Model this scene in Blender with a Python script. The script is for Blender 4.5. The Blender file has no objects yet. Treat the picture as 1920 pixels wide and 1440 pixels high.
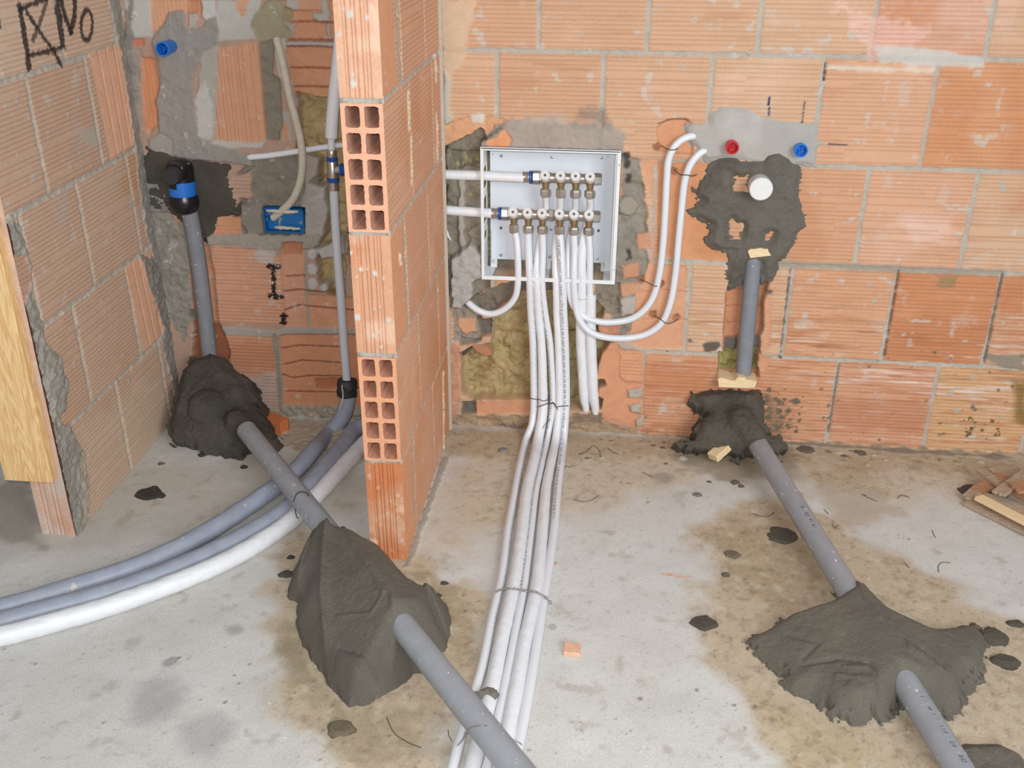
import bpy, bmesh, math, random
import numpy as np
from mathutils import Vector, Matrix

# ------------------------------------------------------------------ camera, world, lights, exposure
SC = bpy.context.scene
COL = SC.collection
F_PX = 1919.65
YAW, PITCH, ROLL = 0.103281, 0.455256, 0.0033137
CAM = np.array([0.219156, -2.569386, 1.405575])
_cy, _sy, _cp, _sp = math.cos(YAW), math.sin(YAW), math.cos(PITCH), math.sin(PITCH)
FWD = np.array([-_sy*_cp, _cy*_cp, -_sp]); _r = np.array([_cy, _sy, 0.0]); _u = np.cross(_r, FWD)
RGT = math.cos(ROLL)*_r + math.sin(ROLL)*_u
UPV = -math.sin(ROLL)*_r + math.cos(ROLL)*_u
cam_d = bpy.data.cameras.new('camera'); cam = bpy.data.objects.new('camera', cam_d); COL.objects.link(cam)
cam_d.sensor_width = 36; cam_d.lens = F_PX/1920*36; cam_d.clip_start = 0.02
M = Matrix.Identity(4)
for i in range(3):
    M[i][0] = RGT[i]; M[i][1] = UPV[i]; M[i][2] = -FWD[i]; M[i][3] = CAM[i]
cam.matrix_world = M
SC.camera = cam
world = bpy.data.worlds.new('sky'); SC.world = world; world.use_nodes = True
world.node_tree.nodes['Background'].inputs[0].default_value = (0.86, 0.93, 1.0, 1)
world.node_tree.nodes['Background'].inputs[1].default_value = 0.32
SC.view_settings.view_transform = 'Standard'; SC.view_settings.look = 'None'
SC.view_settings.gamma = 1; SC.view_settings.use_curve_mapping = False
SC.view_settings.exposure = 0.0

def area_light(name, loc, target, size, power, col=(1, 1, 1), sy=None):
    d = bpy.data.lights.new(name, 'AREA'); d.energy = power; d.color = col
    d.shape = 'RECTANGLE'; d.size = size; d.size_y = sy or size
    o = bpy.data.objects.new(name, d); COL.objects.link(o); o.location = loc
    o.rotation_euler = (Vector(target)-Vector(loc)).to_track_quat('-Z', 'Y').to_euler()
    return o
# the camera's flash and the daylight of the open side of the building site
area_light('camera_flash', (CAM[0]-0.05, CAM[1]+0.02, CAM[2]+0.05), (0.05, 0, 0.25), 0.07, 29, (1, 0.985, 0.96), 0.04)
area_light('daylight_opening', (2.6, -4.4, 2.3), (-0.3, 0, 0.5), 2.2, 145, (0.93, 0.97, 1.0), 2.0)

# ------------------------------------------------------------------ pixel -> place helpers (1920x1440 frame)
XL, XP = -1.028, -0.223
def ray(x, y):
    return FWD + RGT*(x-960)/F_PX - UPV*(y-720)/F_PX
def hit(x, y, ax, val):
    d = ray(x, y); t = (val-CAM[ax])/d[ax]; return CAM + t*d
def PW(x, y, Y=0.0): return hit(x, y, 1, Y)      # on a plane parallel to the back wall
def PF(x, y, Z=0.0): return hit(x, y, 2, Z)      # on a plane parallel to the floor
def wz(x, y): p = PW(x, y); return (p[0], p[2])
def fz(x, y): p = PF(x, y); return (p[0], p[1])
def lz(x, y): p = hit(x, y, 0, XL); return (p[1], p[2])
def pz(x, y): p = hit(x, y, 0, XP); return (p[1], p[2])

# manifold box opening
FY = -.014
BTL, BTR, BBR, BBL = [PW(*q, FY) for q in ((897.5, 275), (1165, 284), (1153, 533), (905, 525.5))]
X0, X1 = (BTL[0]+BBL[0])/2, (BTR[0]+BBR[0])/2; Z1 = (BTL[2]+BTR[2])/2; Z0 = (BBR[2]+BBL[2])/2
BD = .078

# ------------------------------------------------------------------ numpy noise
_rng = np.random.RandomState(7)
_T = _rng.rand(256, 256).astype(np.float32)
def vnoise(u, v):
    u = np.asarray(u, float)+137.3; v = np.asarray(v, float)+91.7
    iu = np.floor(u).astype(int); iv = np.floor(v).astype(int)
    fu = u-iu; fv = v-iv
    fu = fu*fu*(3-2*fu); fv = fv*fv*(3-2*fv)
    a = _T[iu & 255, iv & 255]; b = _T[(iu+1) & 255, iv & 255]
    c = _T[iu & 255, (iv+1) & 255]; d = _T[(iu+1) & 255, (iv+1) & 255]
    return (a*(1-fu)+b*fu)*(1-fv)+(c*(1-fu)+d*fu)*fv
def fbm(u, v, o=4):
    s = 0; a = 1; t = 0
    for i in range(o):
        s = s+a*(vnoise(u+i*17.1, v-i*9.3)-0.5); t += a; a *= .5; u = u*2.03; v = v*2.03
    return s/t*2
def sm(x, a, b):
    t = np.clip((x-a)/(b-a), 0, 1); return t*t*(3-2*t)
def lin(c):
    c = np.array(c[:3], float)/255
    return np.where(c <= .04045, c/12.92, ((c+.055)/1.055)**2.4)
def sdf(poly, u, v):
    P = np.array(poly, float); n = len(P)
    d = np.full(u.shape, 1e9); ins = np.zeros(u.shape, bool)
    for i in range(n):
        a = P[i]; b = P[(i+1) % n]; e = b-a
        wu = u-a[0]; wv = v-a[1]
        t = np.clip((wu*e[0]+wv*e[1])/max(e@e, 1e-12), 0, 1)
        d = np.minimum(d, (wu-e[0]*t)**2+(wv-e[1]*t)**2)
        c = ((a[1] > v) != (b[1] > v))
        with np.errstate(divide='ignore', invalid='ignore'):
            xx = (b[0]-a[0])*(v-a[1])/(b[1]-a[1])+a[0] if b[1] != a[1] else np.full(u.shape, -1e9)
        ins ^= c & (u < xx)
    d = np.sqrt(d); return np.where(ins, -d, d)
def line_d(pts, u, v):
    P = np.array(pts, float); d = np.full(u.shape, 1e9)
    for i in range(len(P)-1):
        a = P[i]; e = P[i+1]-a
        t = np.clip(((u-a[0])*e[0]+(v-a[1])*e[1])/max(e@e, 1e-12), 0, 1)
        d = np.minimum(d, (u-a[0]-e[0]*t)**2+(v-a[1]-e[1]*t)**2)
    return np.sqrt(d)

# ------------------------------------------------------------------ mesh helpers
def np_mesh(name, co, faces, cols=None, attrs=None, smooth=True):
    me = bpy.data.meshes.new(name)
    co = np.asarray(co, np.float32); faces = np.asarray(faces, np.int32)
    nf, k = faces.shape
    me.vertices.add(len(co)); me.vertices.foreach_set('co', co.ravel())
    me.loops.add(nf*k); me.loops.foreach_set('vertex_index', faces.ravel())
    me.polygons.add(nf); me.polygons.foreach_set('loop_start', np.arange(0, nf*k, k, dtype=np.int32))
    me.polygons.foreach_set('use_smooth', np.full(nf, smooth))
    me.update(calc_edges=True)
    if cols is not None:
        a = me.attributes.new('Col', 'FLOAT_COLOR', 'POINT')
        c4 = np.ones((len(co), 4), np.float32); c4[:, :3] = cols; a.data.foreach_set('color', c4.ravel())
    for k2, arr in (attrs or {}).items():
        a = me.attributes.new(k2, 'FLOAT', 'POINT'); a.data.foreach_set('value', np.asarray(arr, np.float32).ravel())
    me.validate()
    return me
def put(name, me, mat=None, parent=None):
    o = bpy.data.objects.new(name, me); COL.objects.link(o)
    if mat is not None and me is not None: me.materials.clear(); me.materials.append(mat)
    if parent is not None: o.parent = parent; 
    return o
def empty(name, loc=(0, 0, 0)):
    o = bpy.data.objects.new(name, None); COL.objects.link(o); o.location = loc; o.empty_display_size = .02
    return o
def tag(o, label=None, cat=None, group=None, kind=None):
    if label: o['label'] = label
    if cat: o['category'] = cat
    if group: o['group'] = group
    if kind: o['kind'] = kind
    return o
def child(name, me, mat, parent):
    """mesh data given in world coordinates; parented to an empty/mesh whose transform is a pure translation"""
    o = put(name, me, mat); o.parent = parent
    p = parent; loc = Vector((0, 0, 0))
    while p is not None: loc += p.location; p = p.parent
    o.location = -loc + Vector((0, 0, 0))
    return o
def bm_done(bm, name, smooth=True, bevel=0, seg=2, angle=0.6):
    if bevel: bmesh.ops.bevel(bm, geom=[e for e in bm.edges if len(e.link_faces) == 2 and e.calc_face_angle(0) > angle], offset=bevel, segments=seg, affect='EDGES', profile=.5)
    me = bpy.data.meshes.new(name); bm.normal_update(); bm.to_mesh(me); bm.free()
    for p in me.polygons: p.use_smooth = smooth
    return me
def auto_smooth(me, ang=40):
    me.set_sharp_from_angle(angle=math.radians(ang))
    return me
def bm_box(bm, lo, hi, rot=None, ctr=None):
    r = bmesh.ops.create_cube(bm, size=1); vs = r['verts']
    lo = Vector(lo); hi = Vector(hi)
    for v in vs: v.co = Vector(((v.co.x+.5)*(hi.x-lo.x)+lo.x, (v.co.y+.5)*(hi.y-lo.y)+lo.y, (v.co.z+.5)*(hi.z-lo.z)+lo.z))
    if rot is not None: bmesh.ops.rotate(bm, verts=vs, cent=ctr or (lo+hi)/2, matrix=rot)
    return vs
def box_me(name, boxes, bevel=.0006):
    bm = bmesh.new()
    for b in boxes: bm_box(bm, *b)
    return bm_done(bm, name, False, bevel, 1)
def frame_of(d):
    d = Vector(d).normalized(); a = Vector((0, 0, 1)) if abs(d.z) < .9 else Vector((1, 0, 0))
    x = d.cross(a).normalized(); y = d.cross(x).normalized(); return x, y, d
def lathe_me(name, prof, org, axis, n=28, smooth=True, phase=0, ang=35):
    """prof: (radius, distance along axis)"""
    x, y, d = frame_of(axis); org = Vector(org); bm = bmesh.new(); rings = []
    for r, h in prof:
        c = org+d*h
        if r < 1e-6: rings.append([bm.verts.new(c)])
        else: rings.append([bm.verts.new(c+(x*math.cos(phase+2*math.pi*i/n)+y*math.sin(phase+2*math.pi*i/n))*r) for i in range(n)])
    for a, b in zip(rings, rings[1:]):
        for i in range(n):
            j = (i+1) % n
            if len(a) == 1 and len(b) == 1: continue
            if len(a) == 1: bm.faces.new((a[0], b[j], b[i]))
            elif len(b) == 1: bm.faces.new((a[i], a[j], b[0]))
            else: bm.faces.new((a[i], a[j], b[j], b[i]))
    if len(rings[0]) > 1: bm.faces.new(list(reversed(rings[0])))
    if len(rings[-1]) > 1: bm.faces.new(rings[-1])
    bmesh.ops.recalc_face_normals(bm, faces=bm.faces)
    me = bm_done(bm, name, smooth)
    return auto_smooth(me, ang)
def merge_me(name, meshes):
    bm = bmesh.new()
    for m in meshes: bm.from_mesh(m)
    me = bpy.data.meshes.new(name); bm.to_mesh(me); bm.free()
    return me
def spline(pts, step=.006):
    P = [np.array(p, float) for p in pts]
    P = [2*P[0]-P[1]]+P+[2*P[-1]-P[-2]]; out = []
    for i in range(1, len(P)-2):
        p0, p1, p2, p3 = P[i-1:i+3]; L = np.linalg.norm(p2-p1); n = max(2, int(L/step))
        # centripetal Catmull-Rom
        t0 = 0; t1 = t0+max(np.linalg.norm(p1-p0), 1e-6)**.5; t2 = t1+max(L, 1e-6)**.5; t3 = t2+max(np.linalg.norm(p3-p2), 1e-6)**.5
        for k in range(n):
            t = t1+(t2-t1)*k/n
            A1 = (t1-t)/(t1-t0)*p0+(t-t0)/(t1-t0)*p1; A2 = (t2-t)/(t2-t1)*p1+(t-t1)/(t2-t1)*p2; A3 = (t3-t)/(t3-t2)*p2+(t-t2)/(t3-t2)*p3
            B1 = (t2-t)/(t2-t0)*A1+(t-t0)/(t2-t0)*A2; B2 = (t3-t)/(t3-t1)*A2+(t-t1)/(t3-t1)*A3
            out.append((t2-t)/(t2-t1)*B1+(t-t1)/(t2-t1)*B2)
    out.append(P[-2]); return np.array(out)
def sweep_frames(C):
    T = np.gradient(C, axis=0); T /= np.linalg.norm(T, axis=1)[:, None]
    X = np.zeros_like(C); a = np.array([0, -1., .2]) if abs(T[0][1]) < .9 else np.array([0, 0, 1.])
    x = a-T[0]*(a@T[0]); x /= np.linalg.norm(x); X[0] = x
    for i in range(1, len(C)):
        x = X[i-1]-T[i]*(X[i-1]@T[i]); x /= np.linalg.norm(x); X[i] = x
    return T, X, np.cross(T, X)
def tube_me(name, pts, r, n=20, step=.006, wr=0, wf=60, corr=0, cap=True, seed=0, raw=False):
    C = np.array(pts, float) if raw else spline(pts, step)
    T, X, Y = sweep_frames(C); m = len(C)
    s = np.concatenate([[0], np.cumsum(np.linalg.norm(np.diff(C, axis=0), axis=1))])
    R = np.full(m, r) if np.isscalar(r) else np.interp(s/s[-1], np.linspace(0, 1, len(r)), r)
    th = np.arange(n)*2*math.pi/n
    RR = R[:, None]*np.ones(n)[None, :]
    if corr: RR += corr*np.sin(s*2*math.pi/.005)[:, None]
    if wr: RR += wr*(fbm(s[:, None]*wf+seed*7.7+0*th[None, :], 2.2*np.sin(th)[None, :]+2.2*np.cos(th)[None, :]+seed+0*s[:, None], 3))
    V = C[:, None, :]+RR[..., None]*(X[:, None, :]*np.cos(th)[None, :, None]+Y[:, None, :]*np.sin(th)[None, :, None])
    co = V.reshape(-1, 3); i, j = np.meshgrid(np.arange(m-1), np.arange(n), indexing='ij'); j2 = (j+1) % n
    f = np.stack([i*n+j, i*n+j2, (i+1)*n+j2, (i+1)*n+j], -1).reshape(-1, 4)
    if cap:
        co = np.vstack([co, C[0], C[-1]]); a = m*n; b = a+1
        jj = np.arange(0, n, 2)
        f = np.vstack([f, np.stack([np.full(len(jj), a), (jj+2) % n, (jj+1) % n, jj], -1),
                       np.stack([np.full(len(jj), b), (m-1)*n+jj, (m-1)*n+(jj+1) % n, (m-1)*n+(jj+2) % n], -1)])
    return np_mesh(name, co, f)

# ------------------------------------------------------------------ materials
def mat(name, col=(.8, .8, .8), rough=.5, metal=0, attr=False, noise=None, bump=None, var=.12, coat=0, spots=None, spec=.5, battr=False, trans=0):
    """noise: (scale) colour mottling; bump: (scale, strength, distance); spots: (scale, threshold, colour)"""
    m = bpy.data.materials.new(name); m.use_nodes = True; nt = m.node_tree; N = nt.nodes; L = nt.links
    b = N['Principled BSDF']; b.inputs['Roughness'].default_value = rough; b.inputs['Metallic'].default_value = metal
    b.inputs['Specular IOR Level'].default_value = spec
    if trans: b.inputs['Transmission Weight'].default_value = trans
    if coat: b.inputs['Coat Weight'].default_value = coat
    tc = N.new('ShaderNodeTexCoord'); src = None
    if attr:
        a = N.new('ShaderNodeAttribute'); a.attribute_name = 'Col'; src = a.outputs['Color']
    else:
        rgb = N.new('ShaderNodeRGB'); rgb.outputs[0].default_value = (*col[:3], 1); src = rgb.outputs[0]
    if noise:
        nz = N.new('ShaderNodeTexNoise'); nz.inputs['Scale'].default_value = noise; nz.inputs['Detail'].default_value = 5; nz.inputs['Roughness'].default_value = .65
        L.new(tc.outputs['Object'], nz.inputs['Vector'])
        mr = N.new('ShaderNodeMapRange'); mr.inputs[1].default_value = .25; mr.inputs[2].default_value = .75
        mr.inputs[3].default_value = 1-var; mr.inputs[4].default_value = 1+var; L.new(nz.outputs[0], mr.inputs[0])
        mx = N.new('ShaderNodeVectorMath'); mx.operation = 'SCALE'; L.new(src, mx.inputs[0]); L.new(mr.outputs[0], mx.inputs['Scale']); src = mx.outputs[0]
    if spots:
        for sc_, th, sc2 in spots:
            vz = N.new('ShaderNodeTexNoise'); vz.inputs['Scale'].default_value = sc_; vz.inputs['Detail'].default_value = 2
            L.new(tc.outputs['Object'], vz.inputs['Vector'])
            mr = N.new('ShaderNodeMapRange'); mr.inputs[1].default_value = th; mr.inputs[2].default_value = th+.03; L.new(vz.outputs[0], mr.inputs[0])
            mx = N.new('ShaderNodeMix'); mx.data_type = 'RGBA'; L.new(mr.outputs[0], mx.inputs[0]); L.new(src, mx.inputs[6]); mx.inputs[7].default_value = (*sc2, 1); src = mx.outputs[2]
    L.new(src, b.inputs['Base Color'])
    if bump:
        nz = N.new('ShaderNodeTexNoise'); nz.inputs['Scale'].default_value = bump[0]; nz.inputs['Detail'].default_value = 6; nz.inputs['Roughness'].default_value = .7
        L.new(tc.outputs['Object'], nz.inputs['Vector'])
        bp = N.new('ShaderNodeBump'); bp.inputs['Strength'].default_value = bump[1]; bp.inputs['Distance'].default_value = bump[2]
        if battr:
            a = N.new('ShaderNodeAttribute'); a.attribute_name = 'Bmp'; mm = N.new('ShaderNodeMath'); mm.operation = 'MULTIPLY'
            L.new(a.outputs['Fac'], mm.inputs[0]); L.new(nz.outputs[0], mm.inputs[1]); L.new(mm.outputs[0], bp.inputs['Height'])
        else: L.new(nz.outputs[0], bp.inputs['Height'])
        L.new(bp.outputs[0], b.inputs['Normal'])
    return m
M_FIELD = mat('masonry', rough=.88, attr=True, noise=260, var=.13, bump=(420, .6, .0022), battr=True, spec=.25)
M_FLOOR = mat('concrete_floor', rough=.85, attr=True, noise=240, var=.17, bump=(300, .5, .0015), battr=True, spec=.3)
M_WET = mat('wet_mortar', rough=.62, attr=True, noise=420, var=.34, bump=(240, 1.0, .0045), spec=.4)
M_DRY = mat('dry_mortar', rough=.9, attr=True, noise=200, var=.08, bump=(260, .4, .0015), spec=.2)
M_PVC = mat('grey_plastic_pipe', lin((150, 152, 157)), .42, noise=30, var=.1, spots=[(75, .70, lin((226, 224, 218))), (30, .71, lin((185, 180, 172)))])
M_PVCD = mat('dusty_grey_pipe', lin((128, 131, 138)), .5, noise=26, var=.12, spots=[(110, .72, lin((205, 202, 196)))], bump=(200, .1, .001))
M_FOAM = mat('grey_foam_sleeve', lin((150, 156, 170)), .5, noise=22, var=.14, spots=[(40, .70, lin((190, 182, 170)))], bump=(70, .25, .002))
M_WHITE = mat('white_plastic_pipe', lin((221, 223, 228)), .32, noise=20, var=.02)
M_RISER = mat('pale_grey_pipe', lin((205, 208, 216)), .4, noise=20, var=.03)
M_SLEEVE = mat('white_foam_sleeve', lin((226, 227, 230)), .42, noise=30, var=.03, bump=(45, .5, .004), spots=[(140, .76, lin((150, 145, 138)))])
M_BOX = mat('white_box_plastic', lin((228, 230, 232)), .4, noise=25, var=.03, spots=[(90, .745, lin((188, 182, 172)))])
M_BOXB = mat('white_back_plate', lin((219, 225, 233)), .45, noise=18, var=.03, spots=[(120, .76, lin((190, 186, 180)))])
M_DARK = mat('dark_slot', lin((92, 90, 88)), .8)
M_NICK = mat('nickel_plate', lin((196, 186, 176)), .36, .92, noise=60, var=.08)
M_NUT = mat('grey_nut', lin((176, 168, 158)), .42, .6, noise=60, var=.08)
M_BRASS = mat('brass_body', lin((176, 150, 116)), .38, .85, noise=60, var=.12)
M_CAPW = mat('white_cap_plastic', lin((222, 220, 216)), .45)
M_BLUER = mat('blue_ring_plastic', lin((36, 84, 158)), .35)
M_BLUE = mat('blue_plug_plastic', lin((28, 112, 205)), .3, noise=40, var=.2)
M_RED = mat('red_plug_plastic', lin((200, 40, 48)), .35, noise=40, var=.15)
M_JBOX = mat('blue_box_plastic', lin((20, 108, 172)), .45, noise=30, var=.12, spots=[(42, .66, lin((160, 152, 138)))])
M_BLACK = mat('black_plastic', lin((26, 26, 28)), .3, noise=30, var=.2, spots=[(70, .735, lin((215, 212, 205)))])
M_RUB = mat('black_rubber', lin((44, 44, 46)), .6, noise=30, var=.2)
M_TAPE = mat('blue_tape', lin((36, 110, 196)), .4)
M_COND = mat('beige_conduit', lin((200, 192, 175)), .6, noise=60, var=.12)
M_WIRE = mat('tie_wire', lin((84, 80, 76)), .5, .6)
M_WIREG = mat('grey_tie_wire', lin((160, 158, 156)), .45, .6)
M_INK = mat('black_ink', lin((62, 60, 74)), .6)
M_INKL = mat('faded_ink', lin((150, 150, 165)), .6)
M_CAPG = mat('white_cap_grey', lin((225, 224, 222)), .35, noise=40, var=.06)
def wood_mat(name, c1, c2, sc=9, axis=2):
    m = bpy.data.materials.new(name); m.use_nodes = True; nt = m.node_tree; N = nt.nodes; L = nt.links; b = N['Principled BSDF']
    b.inputs['Roughness'].default_value = .65
    tc = N.new('ShaderNodeTexCoord'); mp = N.new('ShaderNodeMapping'); s = [1, 1, 1]; s[axis] = .12; mp.inputs['Scale'].default_value = [k*sc for k in s]
    L.new(tc.outputs['Object'], mp.inputs[0]); w = N.new('ShaderNodeTexNoise'); w.inputs['Scale'].default_value = 3; w.inputs['Detail'].default_value = 6; w.inputs['Distortion'].default_value = 1.2
    L.new(mp.outputs[0], w.inputs['Vector']); mth = N.new('ShaderNodeMath'); mth.operation = 'MULTIPLY'; mth.inputs[1].default_value = 16; L.new(w.outputs[0], mth.inputs[0])
    fr = N.new('ShaderNodeMath'); fr.operation = 'PINGPONG'; fr.inputs[1].default_value = 1; L.new(mth.outputs[0], fr.inputs[0])
    cr = N.new('ShaderNodeMix'); cr.data_type = 'RGBA'; L.new(fr.outputs[0], cr.inputs[0]); cr.inputs[6].default_value = (*c1, 1); cr.inputs[7].default_value = (*c2, 1)
    L.new(cr.outputs[2], b.inputs['Base Color']); return m
M_WOOD = wood_mat('spruce_board', lin((240, 205, 150)), lin((216, 168, 108)), 9)
M_CHIP = wood_mat('pale_wood', lin((240, 215, 175)), lin((225, 195, 150)), 30, 0)
M_SHIM = wood_mat('dirty_wood', lin((190, 170, 148)), lin((152, 126, 104)), 25, 0)
M_SHIM2 = wood_mat('brown_wood', lin((184, 140, 106)), lin((150, 108, 78)), 25, 0)

# ------------------------------------------------------------------ painted relief fields (walls and floor)
BR = (204, 166, 134); BR_D = (196, 124, 80); BR_L = (232, 182, 152); BR_IN = (212, 146, 108)
MO = (184, 176, 164); MO_L = (200, 196, 188); MO_D = (150, 143, 134); DRY = (168, 162, 156); WETC = (92, 86, 77)
WOOL = (184, 172, 118)
class Field:
    def __init__(s, u0, u1, v0, v1, du, dv):
        s.us = np.arange(int((u1-u0)/du)+2)*du+u0; s.vs = np.arange(int((v1-v0)/dv)+2)*dv+v0
        s.du, s.dv = du, dv
        s.U, s.V = np.meshgrid(s.us, s.vs, indexing='ij'); sh = s.U.shape
        s.c = np.zeros(sh+(3,)); s.h = np.zeros(sh); s.g = np.zeros(sh); s.gv = np.zeros(sh); s.b = np.ones(sh)
    def win(s, p, m):
        p = np.array(p); a = np.searchsorted(s.us, p[:, 0].min()-m); b = np.searchsorted(s.us, p[:, 0].max()+m)
        c = np.searchsorted(s.vs, p[:, 1].min()-m); d = np.searchsorted(s.vs, p[:, 1].max()+m)
        return slice(a, b), slice(c, d)
    def blend(s, w, a, col=None, h=None, g=None, gv=None, b=None, var=.08, vf=60, hn=0, hf=70, al=1):
        U, V = s.U[w], s.V[w]
        if col is not None and col[0]-col[2] > 62 and col[0] > 165: col = tuple(.62*a_+.38*b_ for a_, b_ in zip(col, (208, 166, 138)))
        if col is not None:
            c = lin(col)[None, None, :]*(1+var*fbm(U*vf, V*vf, 4))[..., None]
            k = (a*al)[..., None]; s.c[w] = s.c[w]*(1-k)+c*k
        if h is not None:
            hh = h+(hn*fbm(U*hf+5, V*hf, 4) if hn else 0); s.h[w] = s.h[w]*(1-a)+hh*a
        if g is not None: s.g[w] = s.g[w]*(1-a)+g*a
        if gv is not None: s.gv[w] = s.gv[w]*(1-a)+gv*a
        if b is not None: s.b[w] = s.b[w]*(1-a)+b*a
    def paint(s, poly, col=None, amp=.006, soft=.004, nf=55, **k):
        w = s.win(poly, amp*2+soft+.004); U, V = s.U[w], s.V[w]
        if U.size == 0: return
        d = sdf(poly, U, V)+amp*fbm(U*nf, V*nf, 4)
        s.blend(w, sm(-d, -soft, soft), col, **k)
    def stroke(s, pts, r, col, amp=.001, soft=.0015, nf=200, **k):
        w = s.win(pts, r+.01); U, V = s.U[w], s.V[w]
        if U.size == 0: return
        d = line_d(pts, U, V)-r+amp*fbm(U*nf, V*nf, 3)
        s.blend(w, sm(-d, -soft, soft), col, **k)
    def disc(s, u, v, r, col, **k):
        n = 10; s.paint([(u+r*math.cos(t*6.2832/n), v+r*math.sin(t*6.2832/n)) for t in range(n)], col, **k)
    def splat(s, n, region, rr, col, rng, thr=0, **k):
        (a, b, c, d) = region
        for i in range(n):
            r = rr[0]+(rr[1]-rr[0])*rng.random()**3
            s.disc(rng.uniform(a, b), rng.uniform(c, d), r, col, amp=r*.9, soft=r*.35, nf=.5/r, **k)
    def stain(s, col, f, lo, hi, al, seed=0, mask=None):
        a = sm(fbm(s.U*f+seed*3.1, s.V*f-seed*2.3, 5), lo, hi)*al
        if mask is not None: a = a*mask
        s.c = s.c*(1-a[..., None])+lin(col)*a[..., None]
    def bricks(s, rows, pv, depth=-.004, joint=.011, col=BR, seed=0):
        """rows: (v0, v1, [joint positions u], {index: colour})"""
        rng = random.Random(seed)
        s.blend((slice(None), slice(None)), np.ones(s.U.shape), MO, h=depth, hn=.003, g=0, b=1.3, var=.14, vf=45)
        for v0, v1, js, over in rows:
            for i in range(len(js)-1):
                a, b = js[i]+joint/2, js[i+1]-joint/2
                w = s.win([(a, v0), (b, v1)], .012); U, V = s.U[w], s.V[w]
                if U.size == 0: continue
                q = .0028*fbm(U*60, V*60, 3)
                d = np.maximum(np.maximum(a-U, U-b), np.maximum(v0-V, V-v1))+q
                k = rng.uniform(-1, 1); c = np.array(col)+np.array((6, 9, 9))*k
                if i in over: c = np.array(over[i])
                s.blend(w, sm(-d, -.0016, .0016), c, h=0, g=1, b=.35, var=.05, vf=25)
    def grooves(s, pitch_h=.0104, depth=.0021, v0=0.0, irregular=True, groove_shade=.42):
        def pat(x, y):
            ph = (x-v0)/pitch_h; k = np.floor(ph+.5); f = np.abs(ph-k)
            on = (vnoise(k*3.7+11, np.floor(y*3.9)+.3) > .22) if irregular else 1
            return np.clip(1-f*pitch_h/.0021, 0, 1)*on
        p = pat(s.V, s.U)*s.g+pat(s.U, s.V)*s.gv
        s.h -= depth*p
        # shade of the grooves painted into the brick colour as darker lines
        k = (groove_shade*p)[..., None]; s.c = s.c*(1-k)+lin((140, 92, 64))*k
    def mesh(s, name, O, Ud, Vd, Nd, mask=None, drop=None):
        O = np.array(O, float); Ud = np.array(Ud, float); Vd = np.array(Vd, float); Nd = np.array(Nd, float)
        co = O+s.U[..., None]*Ud+s.V[..., None]*Vd+s.h[..., None]*Nd
        nu, nv = s.U.shape; i, j = np.meshgrid(np.arange(nu-1), np.arange(nv-1), indexing='ij')
        f = np.stack([i*nv+j, (i+1)*nv+j, (i+1)*nv+j+1, i*nv+j+1], -1)
        if np.cross(Ud, Vd) @ Nd < 0: f = f[..., ::-1]
        if mask is not None:
            keep = mask[:-1, :-1] | mask[1:, :-1] | mask[:-1, 1:] | mask[1:, 1:]; f = f[keep]
        f = f.reshape(-1, 4); co = co.reshape(-1, 3); cc = np.clip(s.c.reshape(-1, 3), 0, .95); bb = s.b.ravel()
        if mask is not None:
            used = np.unique(f); mp = np.full(len(co), -1); mp[used] = np.arange(len(used)); f = mp[f]; co = co[used]; cc = cc[used]; bb = bb[used]
        return np_mesh(name, co, f, cc, {'Bmp': bb})
def W(*p): return [wz(x, y) for x, y in p]
def FL(*p): return [fz(x, y) for x, y in p]
def LW(*p): return [lz(x, y) for x, y in p]
def PP(*p): return [pz(x, y) for x, y in p]
def crop(s, ox, oy, pts): return [(x/s+ox, y/s+oy) for x, y in pts]

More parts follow.
